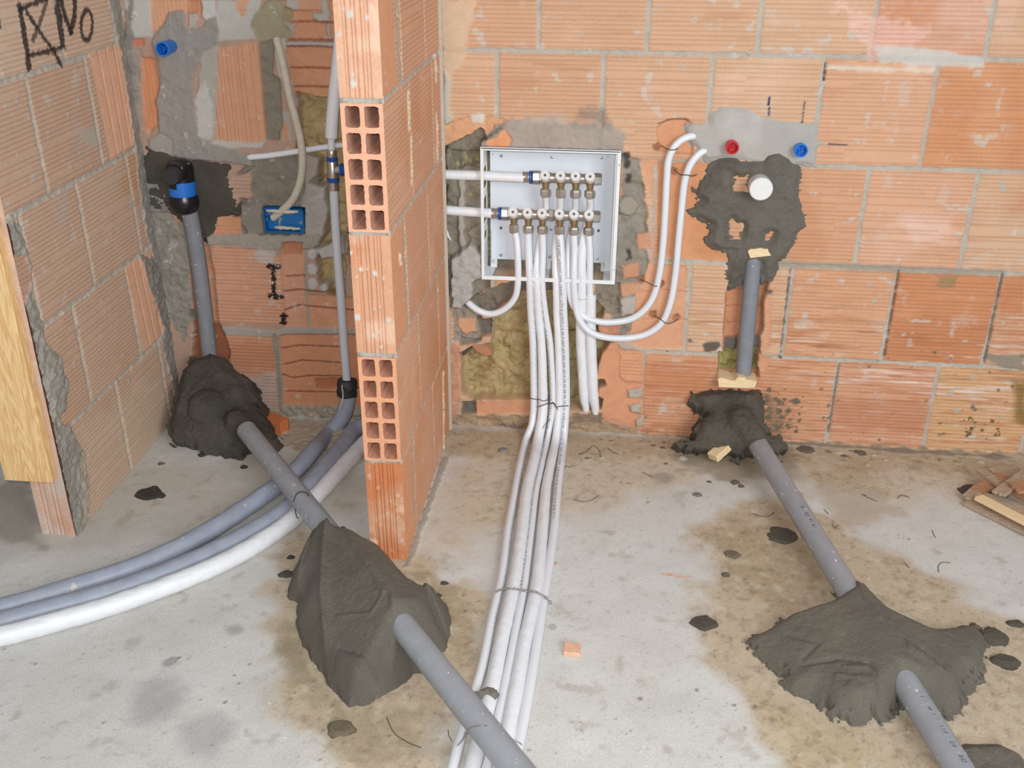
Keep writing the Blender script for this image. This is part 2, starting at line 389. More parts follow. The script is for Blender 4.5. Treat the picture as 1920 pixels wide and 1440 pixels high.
# ================================================================== BACK WALL
def build_back_wall():
    f = Field(-1.06, 1.75, -.02, 1.31, .003, .00208); m = .26
    def js(o, n0, n1): return [o+m*k for k in range(n0, n1)]
    D1 = (198, 122, 76); D2 = (186, 104, 60)
    rows = [(-.02+.022, .254, js(.0543, -5, 9), {9: (206, 162, 112), 8: (204, 144, 112), 7: (208, 150, 112), 6: (200, 142, 106)}),
            (.265, .514, js(.1617, -5, 9), {8: (188, 112, 68), 7: (208, 152, 114), 9: (198, 146, 112)}),
            (.526, .774, js(.054, -5, 9), {7: (206, 152, 116), 8: (214, 162, 130)}),
            (.786, 1.034, js(.1732, -5, 9), {8: (206, 142, 98), 7: (212, 162, 128)}),
            (1.046, 1.31, js(.0138, -5, 9), {8: (206, 150, 124)})]
    f.bricks(rows, 0)
    f.stain(D2, 5, .25, .7, .45, 1, f.g); f.stain((228, 192, 172), 6, .25, .6, .35, 2, f.g); f.stain((205, 185, 170), 22, .35, .6, .5, 3, f.g)
    f.stain(MO_L, 30, .42, .55, .6, 4)
    low = sm(.56-f.V, 0, .3)*sm(f.U, .1, .4)*f.g
    for c_, k_, lo_, al_, sd in (((176, 112, 74), 1, .05, .6, 3.3), ((226, 208, 196), 1, .28, .75, 8.1), ((128, 100, 78), 1, .34, .6, 5.7)):
        a_ = (sm(fbm(f.U*9+sd, f.V*110+sd, 4), lo_, lo_+.35)*al_*low)[..., None]; f.c = f.c*(1-a_)+lin(c_)*a_
    a_ = (sm(fbm(f.U*8+1, f.V*95, 4), .2, .6)*.35*f.g)[..., None]; f.c = f.c*(1-a_)+lin((186, 132, 98))*a_
    rng = random.Random(3)
    f.splat(260, (-.2, 1.3, 0, 1.3), (.0015, .007), MO, rng, h=.001)
    f.splat(120, (.25, 1.3, 0, .3), (.0015, .006), (120, 108, 92), rng, h=.001)
    # dark weathering on single bricks
    f.paint(W((1760, 150), (1840, 140), (1830, 300), (1735, 300)), D1, amp=.03, soft=.03, nf=12, al=.75)
    f.paint(W((1880, 130), (1920, 130), (1920, 320), (1890, 320)), D1, amp=.03, soft=.03, nf=12, al=.8)
    f.paint(W((1660, 10), (1760, 0), (1750, 60), (1640, 100)), D1, amp=.03, soft=.03, nf=14, al=.6)
    f.paint(W((1680, 520), (1870, 530), (1845, 600), (1670, 590)), D1, amp=.02, soft=.03, nf=12, al=.7)
    f.paint(W((1885, 520), (1920, 520), (1920, 590), (1872, 590)), D2, amp=.01, soft=.006, nf=30, al=.85)
    f.paint(W((1560, 745), (1750, 760), (1730, 810), (1555, 800)), (176, 108, 76), amp=.03, soft=.02, nf=18, al=.7)
    f.paint(W((1215, 680), (1340, 690), (1335, 740), (1212, 730)), D2, amp=.03, soft=.03, nf=18, al=.75)
    f.paint(W((1440, 700), (1540, 700), (1530, 800), (1440, 800)), (198, 134, 90), amp=.03, soft=.03, nf=18, al=.5)
    f.paint(W((1900, 715), (1925, 715), (1925, 800), (1905, 790)), (120, 95, 40), amp=.012, soft=.012, nf=22, al=.8)
    f.paint(W((1690, 400), (1780, 410), (1770, 460), (1700, 450)), (226, 190, 172), amp=.03, soft=.02, nf=25, al=.7)
    for p in [((1560, 0), (1770, 60), (1640, 105)), ]: f.paint(W(*p), (232, 190, 175), amp=.03, soft=.01, nf=40, al=.6)
    f.paint(W((1640, 85), (1760, 92), (1845, 110), (1845, 128), (1650, 118)), MO_L, amp=.006, soft=.004, al=.8, h=0, g=0)
    f.paint(W((1548, 122), (1755, 129), (1752, 137), (1545, 131)), (218, 206, 190), amp=.005, soft=.004, al=.7, h=0, g=0)
    # smear next to the partition, top
    f.paint(W((828, 0), (895, 0), (882, 60), (870, 105), (860, 130), (835, 150), (828, 90)), (206, 176, 148), amp=.012, soft=.006, h=.0, g=0)
    f.paint(W((832, 130), (846, 150), (842, 200), (850, 222), (838, 240), (832, 240)), (186, 178, 164), amp=.004, soft=.003, h=.006, g=0)
    f.paint(W((832, 242), (845, 250), (840, 275), (832, 275)), (196, 186, 172), amp=.004, soft=.003, h=.006, g=0)
    # opened brick behind the partition and left of the box
    f.paint(W((832, 235), (880, 215), (945, 222), (948, 232), (905, 248), (860, 270), (832, 285)), (214, 160, 116), amp=.005, h=-.006, g=0, hn=.003, b=1)
    f.paint(W((880, 214), (912, 212), (905, 232), (885, 230)), (210, 200, 190), amp=.004, h=-.003, g=0)
    f.paint(W((820, 280), (840, 272), (900, 245), (915, 262), (915, 545), (880, 580), (900, 640), (862, 650), (840, 560), (820, 560)), (140, 131, 116), amp=.01, h=-.03, hn=.014, hf=30, g=0, b=2, var=.25, vf=30)
    f.paint(W((846, 290), (900, 290), (900, 318), (846, 318)), (116, 108, 96), amp=.01, h=-.045, hn=.006, g=0, b=2, al=.7)
    f.stroke(W((864, 330), (862, 430), (868, 480)), .008, (176, 168, 158), amp=.006, soft=.004, nf=60, h=-.016)
    f.paint(W((880, 430), (905, 420), (900, 480), (870, 500)), (150, 140, 128), amp=.01, h=-.022, hn=.005, b=1.5)
    f.paint(W((846, 485), (882, 455), (905, 480), (908, 520), (885, 530), (890, 555), (865, 580), (846, 575)), (172, 168, 163), amp=.006, h=.008, hn=.005, g=0, b=.8, var=.05)
    f.paint(W((848, 580), (895, 582), (905, 600), (900, 640), (850, 640)), (150, 140, 128), amp=.006, h=-.02, hn=.008, g=0, b=1.6, var=.2)
    f.paint(W((858, 600), (890, 602), (892, 625), (870, 632), (856, 615)), (214, 158, 122), amp=.004, h=-.014, g=0)
    f.paint(W((893, 600), (922, 598), (922, 632), (900, 630)), (112, 104, 96), amp=.004, h=-.03, hn=.006, g=0, b=1.5)
    f.paint(W((842, 645), (860, 642), (862, 740), (858, 790), (840, 790)), (198, 140, 106), amp=.003, h=-.004, hn=.002, g=0, b=1.2, var=.25)
    # grey smear above the box
    f.paint(W((935, 232), (975, 224), (1040, 226), (1110, 236), (1168, 238), (1178, 292), (1040, 290), (900, 292), (898, 262), (925, 252)), (164, 152, 142), amp=.016, nf=45, h=.004, hn=.003, g=0, var=.14, vf=20)
    f.paint(W((1085, 205), (1135, 205), (1140, 235), (1075, 232)), (132, 124, 114), amp=.018, soft=.014, al=.7)
    f.paint(W((985, 215), (1060, 215), (1060, 232), (985, 232)), (180, 168, 154), amp=.016, soft=.012, al=.7)
    f.paint(W((912, 262), (935, 255), (948, 240), (954, 252), (962, 262), (955, 274), (912, 275)), (224, 146, 100), amp=.003, soft=.002, h=.001)
    f.stroke(W((905, 262), (925, 250), (940, 238)), .006, (120, 112, 102), amp=.004, soft=.004)
    f.paint([(X0+.001, Z0+.001), (X1-.001, Z0+.001), (X1-.001, Z1-.001), (X0+.001, Z1-.001)], (132, 122, 106), amp=0, soft=.001, h=-.092, hn=.005, g=0, b=1.5, var=.25)
    # right of the box
    f.paint(W((1168, 290), (1200, 296), (1206, 360), (1216, 430), (1212, 520), (1190, 560), (1185, 620), (1140, 650), (1150, 540), (1160, 400)), (150, 142, 130), amp=.009, h=-.01, hn=.012, hf=30, g=0, b=2, var=.25, vf=30)
    for (x, y, a, b) in [(1176, 300, 6, 16), (1178, 335, 5, 10), (1180, 480, 4, 10)]:
        f.paint(W((x-a, y-b), (x+a, y-b), (x+a, y+b), (x-a, y+b)), (70, 64, 58), amp=.008, soft=.003, nf=90, al=.9)
    f.disc(*wz(1178, 385), .026, (160, 150, 138), amp=.006, h=.004, b=1.4)
    f.paint(W((1190, 440), (1222, 436), (1222, 470), (1196, 470)), (206, 146, 112), amp=.006, h=-.004)
    f.paint(W((1165, 500), (1195, 492), (1196, 520), (1170, 525)), (198, 140, 108), amp=.008, h=-.004)
    f.paint(W((1158, 535), (1200, 530), (1205, 552), (1165, 556)), (210, 152, 118), amp=.006, h=-.004)
    f.paint(W((1160, 560), (1190, 555), (1192, 590), (1165, 595)), (182, 174, 164), amp=.006, h=.002, b=1.3)
    # smooth opened bricks the white loops run over
    f.paint(W((1200, 300), (1240, 300), (1225, 310), (1228, 480), (1222, 496), (1288, 500), (1280, 652), (1205, 655), (1180, 640), (1195, 560), (1222, 480), (1228, 400)), (212, 152, 116), amp=.002, h=-.004, g=0, var=.08)
    f.paint(W((1234, 305), (1310, 305), (1345, 312), (1372, 480), (1358, 492), (1290, 486), (1232, 480)), (210, 140, 92), amp=.005, h=-.006, g=0, var=.12, vf=18)
    f.paint(W((1290, 350), (1345, 330), (1350, 480), (1310, 470)), (190, 106, 58), amp=.03, soft=.02, al=.5)
    f.paint(W((1232, 240), (1250, 226), (1285, 222), (1300, 235), (1298, 290), (1235, 284)), (206, 140, 100), amp=.003, h=-.012, g=0)
    f.stroke(W((1234, 232), (1262, 223), (1290, 226)), .0022, (120, 88, 66), al=.7)
    for (x, y) in [(1232, 275), (1262, 322), (1200, 525), (1238, 534), (1225, 590), (1268, 596)]:
        f.disc(*wz(x, y), .010, (160, 112, 82), amp=.005, soft=.003, nf=90, h=-.012)
    for y in (548, 600): f.stroke(W((1205, y), (1240, y-4), (1288, y)), .0015, (176, 118, 84), al=.8, h=-.006)
    # wool pocket below the box
    wool = crop(4.8, 820, 520, [(205, 720), (240, 690), (300, 640), (480, 600), (495, 480), (500, 370), (600, 300), (650, 240), (700, 165), (820, 150), (1250, 150), (1440, 235), (1512, 280), (1478, 370), (1420, 400), (1500, 560), (1555, 590), (1530, 650), (1478, 700), (1440, 850), (1430, 930), (1500, 930), (1520, 985), (1450, 1010), (1440, 1080), (1490, 1110), (1470, 1200), (1300, 1215), (1100, 1180), (900, 1110), (830, 1115), (500, 1112), (330, 1118), (215, 1060), (205, 900)])
    f.paint(W(*wool), WOOL, amp=.003, h=-.055, hn=.020, hf=34, g=0, b=5, var=.3, vf=26)
    w = f.win(W(*wool), 0.0); msk = (f.h < -.035)
    f.stain((150, 124, 78), 22, .0, .6, .6, 7, msk*1.0); f.stain((184, 178, 110), 40, .1, .7, .6, 8, msk*1.0); f.stain((206, 196, 156), 150, .1, .6, .5, 9, msk*1.0); f.stain((128, 112, 70), 120, .2, .7, .5, 10, msk*1.0)
    f.paint(W(*crop(4.8, 820, 520, [(290, 615), (400, 620), (470, 660), (495, 725), (420, 735), (330, 690)])), (196, 130, 96), amp=.002, h=-.012, g=0)
    f.paint(W(*crop(4.8, 820, 520, [(200, 690), (290, 640), (285, 700), (215, 760)])), (96, 88, 80), amp=.003, h=-.03, g=0)
    f.paint(W(*crop(4.8, 820, 520, [(600, 60), (760, 40), (1180, 40), (1180, 160), (800, 150), (650, 210), (480, 330), (330, 330), (250, 240)])), (128, 118, 104), amp=.005, h=-.035, hn=.008, g=0, b=1.5, var=.2)
    f.paint(W(*crop(4.8, 820, 520, [(1420, 60), (1640, 70), (1640, 330), (1520, 330), (1430, 250)])), (142, 132, 116), amp=.008, h=-.02, hn=.01, g=0, b=1.5, var=.25)
    f.paint(W(*crop(4.8, 820, 520, [(1440, 390), (1640, 400), (1640, 570), (1560, 590), (1440, 520)])), (190, 132, 100), amp=.006, h=-.01, hn=.004, g=0)
    # sill
    f.paint(W(*crop(4.8, 820, 520, [(340, 1125), (830, 1120), (835, 1220), (560, 1240), (350, 1240)])), (200, 138, 102), amp=.003, h=-.006, g=0)
    f.paint(W(*crop(4.8, 820, 520, [(215, 1120), (340, 1120), (355, 1240), (215, 1240)])), (108, 102, 94), amp=.004, h=-.016, hn=.005, g=0, b=1.5)
    f.paint(W(*crop(4.8, 820, 520, [(110, 1240), (520, 1240), (1180, 1250), (1480, 1230), (1820, 1340), (1820, 1440), (110, 1440)])), (166, 142, 116), amp=.01, h=-.004, hn=.01, g=0, b=2, var=.3, vf=25)
    f.paint(W(*crop(4.8, 820, 520, [(540, 1320), (780, 1330), (780, 1370), (560, 1365)])), (110, 104, 100), amp=.006, al=.8)
    f.paint(W(*crop(4.8, 820, 520, [(1190, 1230), (1500, 1220), (1480, 1320), (1200, 1330)])), (128, 112, 96), amp=.014, al=.7, hn=.006, h=-.006)
    # right of wool: smooth orange with a leftover grooved piece and mortar lumps
    f.paint(W(*crop(4.8, 820, 520, [(1550, 600), (1850, 640), (1850, 1350), (1830, 1370), (1500, 1300), (1480, 1220), (1495, 1110), (1440, 1080), (1450, 1010), (1520, 985), (1500, 930), (1440, 920), (1445, 850), (1480, 700)])), (208, 140, 102), amp=.003, h=-.005, g=0, var=.1)
    f.paint(W(*crop(4.8, 820, 520, [(1645, 680), (1845, 670), (1845, 950), (1690, 945), (1640, 890)])), (214, 148, 108), amp=.003, h=0, g=1)
    f.paint(W(*crop(4.8, 820, 520, [(1640, 590), (1860, 640), (1850, 680), (1640, 640)])), (186, 176, 162), amp=.006, h=0, g=0, b=1.5)
    for q in ([(1710, 1010), (1840, 990), (1840, 1085), (1720, 1080)], [(1720, 1150), (1835, 1130), (1830, 1225), (1740, 1215)], [(1780, 1290), (1850, 1250), (1850, 1330), (1800, 1340)]):
        f.paint(W(*crop(4.8, 820, 520, q)), (186, 178, 164), amp=.005, h=.006, hn=.003, b=1.4)
    # chase of the right drain
    ch = crop(4.8, 1300, 440, [(330, 60), (325, 240), (335, 400), (295, 560), (292, 700), (280, 830), (275, 900), (268, 1000), (270, 1090), (235, 1140), (225, 1290), (590, 1290), (570, 1150), (600, 1050), (600, 940), (630, 860), (640, 600), (680, 430), (715, 330), (700, 190), (600, 60)])
    f.paint(W(*ch), (186, 122, 84), amp=.002, h=-.035, hn=.003, g=0, b=.8, var=.08)
    f.paint(W(*crop(4.8, 1300, 440, [(230, 1060), (600, 1060), (580, 1260), (225, 1260)])), (164, 156, 100), amp=.004, h=-.045, hn=.01, g=0, b=2, var=.25)
    f.paint(W(*crop(4.8, 1300, 440, [(635, 580), (700, 560), (690, 1000), (640, 1080), (600, 1040), (615, 900), (640, 870)])), (210, 148, 112), amp=.005, h=-.003, g=0)
    f.paint(W(*crop(4.8, 1300, 440, [(590, 1080), (700, 1120), (650, 1240), (570, 1200)])), (206, 142, 104), amp=.006, h=-.004, g=0)
    for y in (530, 680, 830): f.stroke(W(*crop(4.8, 1300, 440, [(300, y), (420, y-5), (630, y)])), .0015, (160, 98, 64), al=.7)
    f.paint(W(*crop(4.8, 1300, 440, [(85, 985), (130, 960), (240, 965), (250, 1000), (200, 1040), (100, 1050)])), (104, 96, 86), amp=.004, h=.002, b=1.5)
    f.paint(W(*crop(4.8, 1300, 440, [(280, 960), (390, 950), (390, 1060), (330, 1060), (275, 1050)])), (100, 94, 88), amp=.004, h=-.02, hn=.004)
    f.paint(W(*crop(4.8, 1300, 440, [(535, 920), (600, 940), (600, 1020), (535, 1040)])), (100, 94, 88), amp=.004, h=-.02, hn=.004)
    f.paint(W(*crop(4.8, 1300, 440, [(650, 310), (715, 290), (718, 380), (650, 430)])), (172, 140, 118), amp=.005, h=-.004)
    f.disc(*wz(1444, 547), .007, (90, 80, 72), amp=.003)
    # damp halo round the wet mortar
    f.paint(W((1290, 320), (1310, 300), (1500, 320), (1545, 400), (1545, 480), (1480, 490), (1300, 480)), (184, 116, 72), amp=.03, soft=.02, nf=20, al=.45)
    f.paint(W((1290, 740), (1340, 720), (1440, 720), (1500, 780), (1510, 830), (1290, 830)), (186, 120, 80), amp=.03, soft=.02, nf=20, al=.6)
    f.splat(110, (wz(1440, 790)[0]-.02, wz(1500, 790)[0], .02, .17), (.0012, .009), (112, 100, 84), rng)
    f.paint(W((1435, 740), (1460, 750), (1475, 835), (1435, 830)), (122, 104, 84), amp=.03, soft=.012, nf=70, al=.6)
    f.paint(W((1440, 488), (1700, 497), (1885, 507), (1885, 517), (1690, 511), (1440, 501)), (158, 148, 134), amp=.006, al=.75, g=0)
    f.paint(W((1755, 515), (1795, 518), (1790, 540), (1760, 536)), (150, 128, 92), amp=.012, soft=.006, al=.8)
    f.splat(26, (wz(1820, 790)[0]-.03, wz(1860, 790)[0]+.03, .05, .11), (.002, .006), (110, 90, 60), rng)
    for (x0, y0, x1, y1) in [(1482, 505, 1464, 662), (1686, 508, 1658, 668), (1880, 515, 1846, 680), (1574, 682, 1553, 812)]:
        f.stroke(W((x0, y0), (x1, y1)), .0022, (90, 84, 76), amp=.003, nf=90, al=.8, h=-.008)
    f.stroke(W((1548, 120), (1545, 150)), .0022, (90, 84, 76), amp=.002, h=-.008)
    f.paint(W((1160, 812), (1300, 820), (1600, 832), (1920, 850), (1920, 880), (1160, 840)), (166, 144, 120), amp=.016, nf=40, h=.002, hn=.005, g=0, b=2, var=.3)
    f.paint(W((1850, 662), (1920, 668), (1920, 695), (1880, 690), (1850, 672)), (146, 134, 118), amp=.006, h=0, g=0)
    # marker lines
    for y0, y1, t in ((183, 197, .0028), (202, 206, .0022), (209, 212, .002), (214, 217, .0018)): f.stroke(W((1443, y0), (1441, y1)), t, (44, 48, 90), amp=.0004)
    for y0, y1, t in ((191, 200, .0017), (203, 206, .0016), (210, 213, .0018), (217, 219, .0016), (223, 225, .0014), (228, 231, .0026)): f.stroke(W((1509-(y0-191)*.12, y0), (1508-(y1-191)*.12, y1)), t, (44, 48, 90), amp=.0004)
    f.stroke(W((1553, 270), (1588, 272)), .0018, (62, 66, 80), amp=.0004)

    # ---------------- alcove between the left wall and the partition
    x0 = -1.06; x1 = wz(640, 300)[0]+.09
    A = [(x0, -.02), (x1, -.02), (x1, 1.31), (x0, 1.31)]
    f.paint(A, (178, 148, 130), amp=0, soft=.001, h=-.002, g=.0, b=1.2, var=.12, vf=20)
    c7 = lambda ox, oy, *p: W(*crop(7.385, ox, oy, p))
    # rows of opened smooth bricks at the right
    f.paint(W((528, 0), (650, 0), (650, 200), (560, 190), (540, 180), (535, 90)), (204, 140, 104), amp=.003, h=-.01, var=.08)
    f.paint(c7(440, 0, (700, 0), (1230, 0), (1220, 150), (780, 140)), (206, 150, 120), amp=.004, h=-.002, g=1)
    f.paint(c7(440, 0, (700, 0), (860, 0), (880, 140), (760, 140), (690, 80)), (182, 176, 168), amp=.006, h=0, g=0)
    f.paint(c7(440, 0, (1210, 0), (1290, 0), (1310, 330), (1350, 640), (1290, 640), (1270, 320), (1080, 260), (1070, 170), (1210, 180)), (186, 180, 170), amp=.006, h=0, g=0, b=1.4)
    f.paint(c7(440, 0, (690, 570), (1420, 580), (1420, 660), (690, 640)), (184, 178, 170), amp=.003, h=0, g=0, b=1.4)
    for y in (310, 560, 650, 950, 1210): f.stroke(c7(440, 0, (720, y), (1000, y-6), (1400, y+8)), .0022, (150, 88, 62), amp=.002, al=.8, h=-.014)
    f.paint(c7(440, 0, (650, 100), (780, 140), (800, 260), (740, 300), (640, 280)), (160, 146, 118), amp=.005, h=-.014)
    f.paint(c7(440, 0, (620, 290), (840, 300), (860, 480), (700, 520), (640, 500)), (176, 166, 148), amp=.008, h=-.004, b=1.5)
    # rock wool strip behind the risers
    wl = W((556, 176), (600, 186), (650, 190), (650, 270), (645, 560), (640, 600), (625, 565), (600, 540), (590, 480), (600, 450), (598, 400), (575, 350), (552, 300), (558, 250))
    f.paint(wl, (176, 164, 112), amp=.005, h=-.05, hn=.018, hf=35, g=0, b=2, var=.3, vf=30)
    # right part of the chase behind partition and pipes
    f.paint(W((655, 200), (832, 270), (832, 560), (690, 560), (650, 480)), (140, 130, 108), amp=.01, h=-.05, hn=.01, g=0, b=2, var=.25)
    f.paint(W((590, 470), (640, 445), (645, 480), (600, 490)), (190, 186, 180), amp=.004, h=-.006)
    # grey rough concrete in the middle
    f.paint(W((470, 300), (548, 290), (600, 300), (596, 340), (604, 440), (596, 465), (560, 470), (450, 440), (430, 400), (440, 330)), (140, 132, 120), amp=.008, h=-.012, hn=.01, hf=35, g=0, b=2, var=.25, vf=25)
    f.paint(W((566, 285), (598, 298), (590, 330), (570, 348)), (170, 160, 150), amp=.003, h=-.004, b=1)
    f.paint(W((572, 345), (608, 352), (615, 400), (602, 455), (575, 450), (560, 400)), (176, 168, 160), amp=.006, h=-.004, hn=.004, b=1.5)
    f.paint(W((450, 385), (490, 380), (495, 440), (470, 445), (452, 420)), (138, 132, 122), amp=.006, h=0, b=1.5)
    f.paint(W((492, 390), (570, 390), (570, 440), (494, 440)), (120, 112, 102), amp=0, soft=.001, h=-.045, g=0)
    # top left: concrete strip, plastered bricks, smears
    f.paint(W((232, 0), (284, 0), (284, 70), (242, 72)), (182, 179, 172), amp=.003, h=0, b=.8)
    f.paint(c7(230, 0, (380, 0), (880, 0), (900, 420), (400, 420)), (214, 158, 124), amp=.002, h=-.004, gv=.6)
    f.paint(c7(230, 0, (880, 0), (1080, 0), (1090, 250), (1000, 240), (890, 260)), (198, 128, 92), amp=.003, h=-.008, gv=.5)
    f.paint(c7(230, 0, (1080, 0), (1280, 0), (1300, 220), (1150, 280), (1090, 230), (1110, 110)), (190, 188, 184), amp=.003, h=.002, b=.6)
    f.paint(c7(230, 0, (1290, 0), (1920, 0), (1900, 170), (1770, 300), (1800, 430), (1850, 540), (1250, 580), (1330, 400), (1290, 220)), (184, 180, 172), amp=.005, h=.001, b=.8)
    f.paint(c7(230, 0, (1560, 0), (1760, 0), (1720, 100), (1660, 230), (1560, 110)), (208, 156, 124), amp=.008, g=1, h=0)
    f.paint(W((500, 0), (530, 0), (528, 40), (545, 60), (536, 80), (515, 75), (512, 130), (507, 140), (490, 138), (485, 75), (470, 50), (478, 30), (492, 12)), (160, 151, 126), amp=.003, h=-.008, hn=.003, b=1)
    f.paint(W((486, 80), (514, 76), (508, 140), (522, 150), (530, 230), (522, 262), (500, 262), (492, 180)), (140, 132, 118), amp=.004, h=-.014, hn=.006, b=1.5)
    f.paint(W((515, 68), (532, 72), (540, 130), (556, 200), (545, 215), (535, 170), (522, 135), (514, 100)), (192, 188, 180), amp=.004, h=0, hn=.003, b=1)
    f.paint(W((528, 200), (545, 215), (545, 262), (530, 264)), (176, 168, 158), amp=.004, h=-.004)
    f.paint(W((530, 240), (536, 225), (540, 262), (533, 262)), (196, 122, 86), amp=.002, h=-.002)
    # grooved upright brick
    f.paint(W((408, 92), (482, 80), (490, 150), (498, 262), (480, 272), (402, 262), (405, 180)), (210, 152, 120), amp=.003, h=0, gv=1)
    f.paint(W((378, 95), (408, 85), (408, 180), (402, 268), (372, 258), (368, 200), (372, 160)), (170, 166, 156), amp=.006, h=.001, b=1)
    f.paint(W((376, 160), (385, 150), (400, 200), (398, 262), (372, 255), (366, 180)), (192, 190, 184), amp=.004, h=.003, b=.6, al=.8)
    f.paint(W((400, 262), (480, 268), (500, 262), (490, 276), (410, 280), (395, 270)), (190, 184, 174), amp=.003, h=.001)
    f.paint(c7(230, 0, (110, 530), (290, 540), (290, 640), (120, 640)), (186, 104, 80), amp=.002, h=-.006)
    f.paint(c7(230, 0, (70, 640), (260, 660), (260, 1440), (100, 1440)), (158, 144, 132), amp=.01, h=-.004, hn=.003, b=1.4, var=.2)
    f.paint(W((240, 0), (232, 100), (262, 280), (285, 420), (310, 600), (350, 610), (345, 420), (262, 290), (250, 90), (250, 0)), (140, 135, 128), amp=.01, h=.003, hn=.005, b=1.6, var=.2)
    f.paint(W((263, 108), (290, 112), (298, 160), (296, 230), (282, 252), (270, 240)), (206, 128, 84), amp=.006, h=-.008, gv=.5)
    smear = W((283, 80), (296, 60), (318, 22), (345, 20), (352, 50), (380, 50), (392, 36), (405, 32), (413, 60), (408, 80), (385, 95), (372, 120), (362, 150), (366, 200), (372, 255), (395, 268), (440, 280), (470, 290), (472, 312), (430, 305), (385, 300), (345, 298), (325, 290), (322, 262), (300, 245), (292, 190), (300, 160), (296, 110))
    f.paint(smear, (148, 143, 137), amp=.004, h=.005, hn=.003, g=0, b=.6, var=.07)
    f.paint(W((278, 262), (300, 250), (325, 262), (322, 290), (300, 285), (278, 280)), (160, 154, 146), amp=.006, h=.004, b=1)
    f.paint(c7(230, 0, (910, 170), (1030, 180), (1080, 280), (1000, 390), (910, 390)), (184, 174, 160), amp=.006, h=.006, b=1.6)
    # lower part
    f.paint(W((400, 455), (525, 465), (535, 610), (400, 605), (392, 520)), (206, 150, 122), amp=.003, h=0, g=1)
    f.paint(W((420, 345), (440, 330), (470, 320), (472, 372), (450, 375), (440, 395), (425, 380)), (190, 160, 140), amp=.006, h=0, g=1)
    f.paint(W((405, 404), (450, 408), (452, 440), (400, 440)), (206, 140, 104), amp=.005, h=-.002, g=.6)
    f.paint(W((390, 440), (600, 440), (600, 462), (520, 475), (390, 458)), (164, 156, 144), amp=.008, h=.002, hn=.003, b=1.5)
    f.paint(W((484, 466), (515, 470), (512, 495), (475, 490)), (190, 188, 184), amp=.006, al=.8)
    f.paint(W((525, 465), (570, 470), (572, 620), (535, 618)), (206, 150, 122), amp=.003, h=-.008)
    f.paint(W((528, 455), (565, 455), (562, 478), (530, 480)), (176, 108, 76), amp=.005, h=-.012, hn=.004)
    for (x, y, r) in [(585, 478, .016), (585, 505, .017), (585, 533, .017), (608, 540, .013)]:
        f.disc(*wz(x, y), r, (186, 184, 178), amp=.003, h=.002, b=.6)
    f.paint(W((566, 552), (680, 560), (680, 620), (566, 615)), (206, 144, 110), amp=.003, h=-.006)
    f.stroke(W((573, 470), (575, 560), (579, 612)), .004, (164, 158, 148), amp=.003, h=-.004, b=1.4)
    f.paint(W((395, 612), (520, 620), (545, 615), (640, 616), (680, 622), (680, 630), (540, 628), (515, 634), (395, 628)), (168, 162, 152), amp=.003, h=0, b=1.4)
    f.paint(W((405, 628), (512, 632), (524, 775), (440, 770), (430, 660)), (200, 138, 108), amp=.003, h=0, g=1)
    f.paint(W((430, 640), (515, 650), (515, 690), (440, 690)), (186, 112, 74), amp=.02, soft=.01, nf=40, al=.7)
    f.paint(W((455, 705), (520, 700), (524, 775), (455, 775)), (184, 172, 164), amp=.02, soft=.01, nf=40, al=.7)
    f.paint(W((524, 628), (690, 628), (690, 765), (532, 765)), (206, 136, 96), amp=.003, h=-.008, var=.1)
    f.stroke(W((513, 630), (520, 680), (526, 770)), .007, (150, 144, 130), amp=.004, h=-.004, b=1.8)
    for pts in ([(528, 655), (560, 650), (640, 653)], [(530, 686), (565, 678), (640, 683)], [(528, 704), (545, 711), (580, 707), (640, 708)], [(534, 736), (580, 737), (640, 738)], [(533, 583), (560, 574), (680, 585)], [(532, 548), (560, 545), (630, 550)], [(535, 520), (570, 518)]):
        f.stroke(W(*pts), .0020, (128, 78, 54), amp=.0015, al=.85, h=-.012)
    f.paint(W((590, 713), (640, 712), (640, 732), (592, 732)), (172, 92, 54), amp=.002, h=-.02)
    f.paint(W((525, 760), (690, 762), (690, 810), (525, 800)), (170, 160, 146), amp=.008, h=0, hn=.008, b=2, var=.2)
    for i in range(26): f.disc(*wz(rng.uniform(530, 670), rng.uniform(765, 800)), rng.uniform(.003, .009), rng.choice([(196, 190, 180), (204, 140, 104), (150, 140, 126)]), amp=.004, h=.004)
    # drain chase left
    f.paint(W((340, 400), (372, 400), (398, 500), (408, 600), (412, 700), (372, 700), (365, 600), (352, 480), (340, 460)), (208, 144, 106), amp=.003, h=-.03, hn=.003)
    f.paint(W((363, 605), (412, 610), (430, 660), (425, 690), (360, 690)), (150, 88, 60), amp=.006, h=-.02, al=.9)
    f.paint(W((300, 400), (345, 395), (352, 470), (360, 600), (345, 640), (320, 600), (290, 470)), (148, 142, 132), amp=.008, h=-.002, hn=.006, b=1.8, var=.2)
    f.paint(W((315, 390), (345, 395), (348, 418), (330, 415)), (210, 124, 78), amp=.004, h=-.006)
    f.disc(*wz(362, 590), .014, (110, 104, 94), amp=.003, h=-.012)
    f.stain(MO_L, 45, .5, .6, .5, 12, (f.U < x1)*1.0)
    # black sprayed marks
    for pts, t in (([(506, 500), (520, 500)], .008), ([(513, 505), (514, 558)], .0062), ([(506, 555), (526, 556)], .007), ([(531, 588), (531, 606)], .0055), ([(526, 594), (536, 594)], .003), ([(525, 606), (534, 606)], .003)):
        f.stroke(W(*pts), t, (34, 33, 33), amp=.006, nf=180, soft=.001)
    rr = random.Random(5)
    for i in range(34): f.disc(*wz(rr.uniform(506, 524), rr.uniform(497, 562)), rr.uniform(.0008, .0022), (222, 220, 216), amp=.0008, soft=.0007, nf=300)
    f.grooves(.0104, .0023, .0)
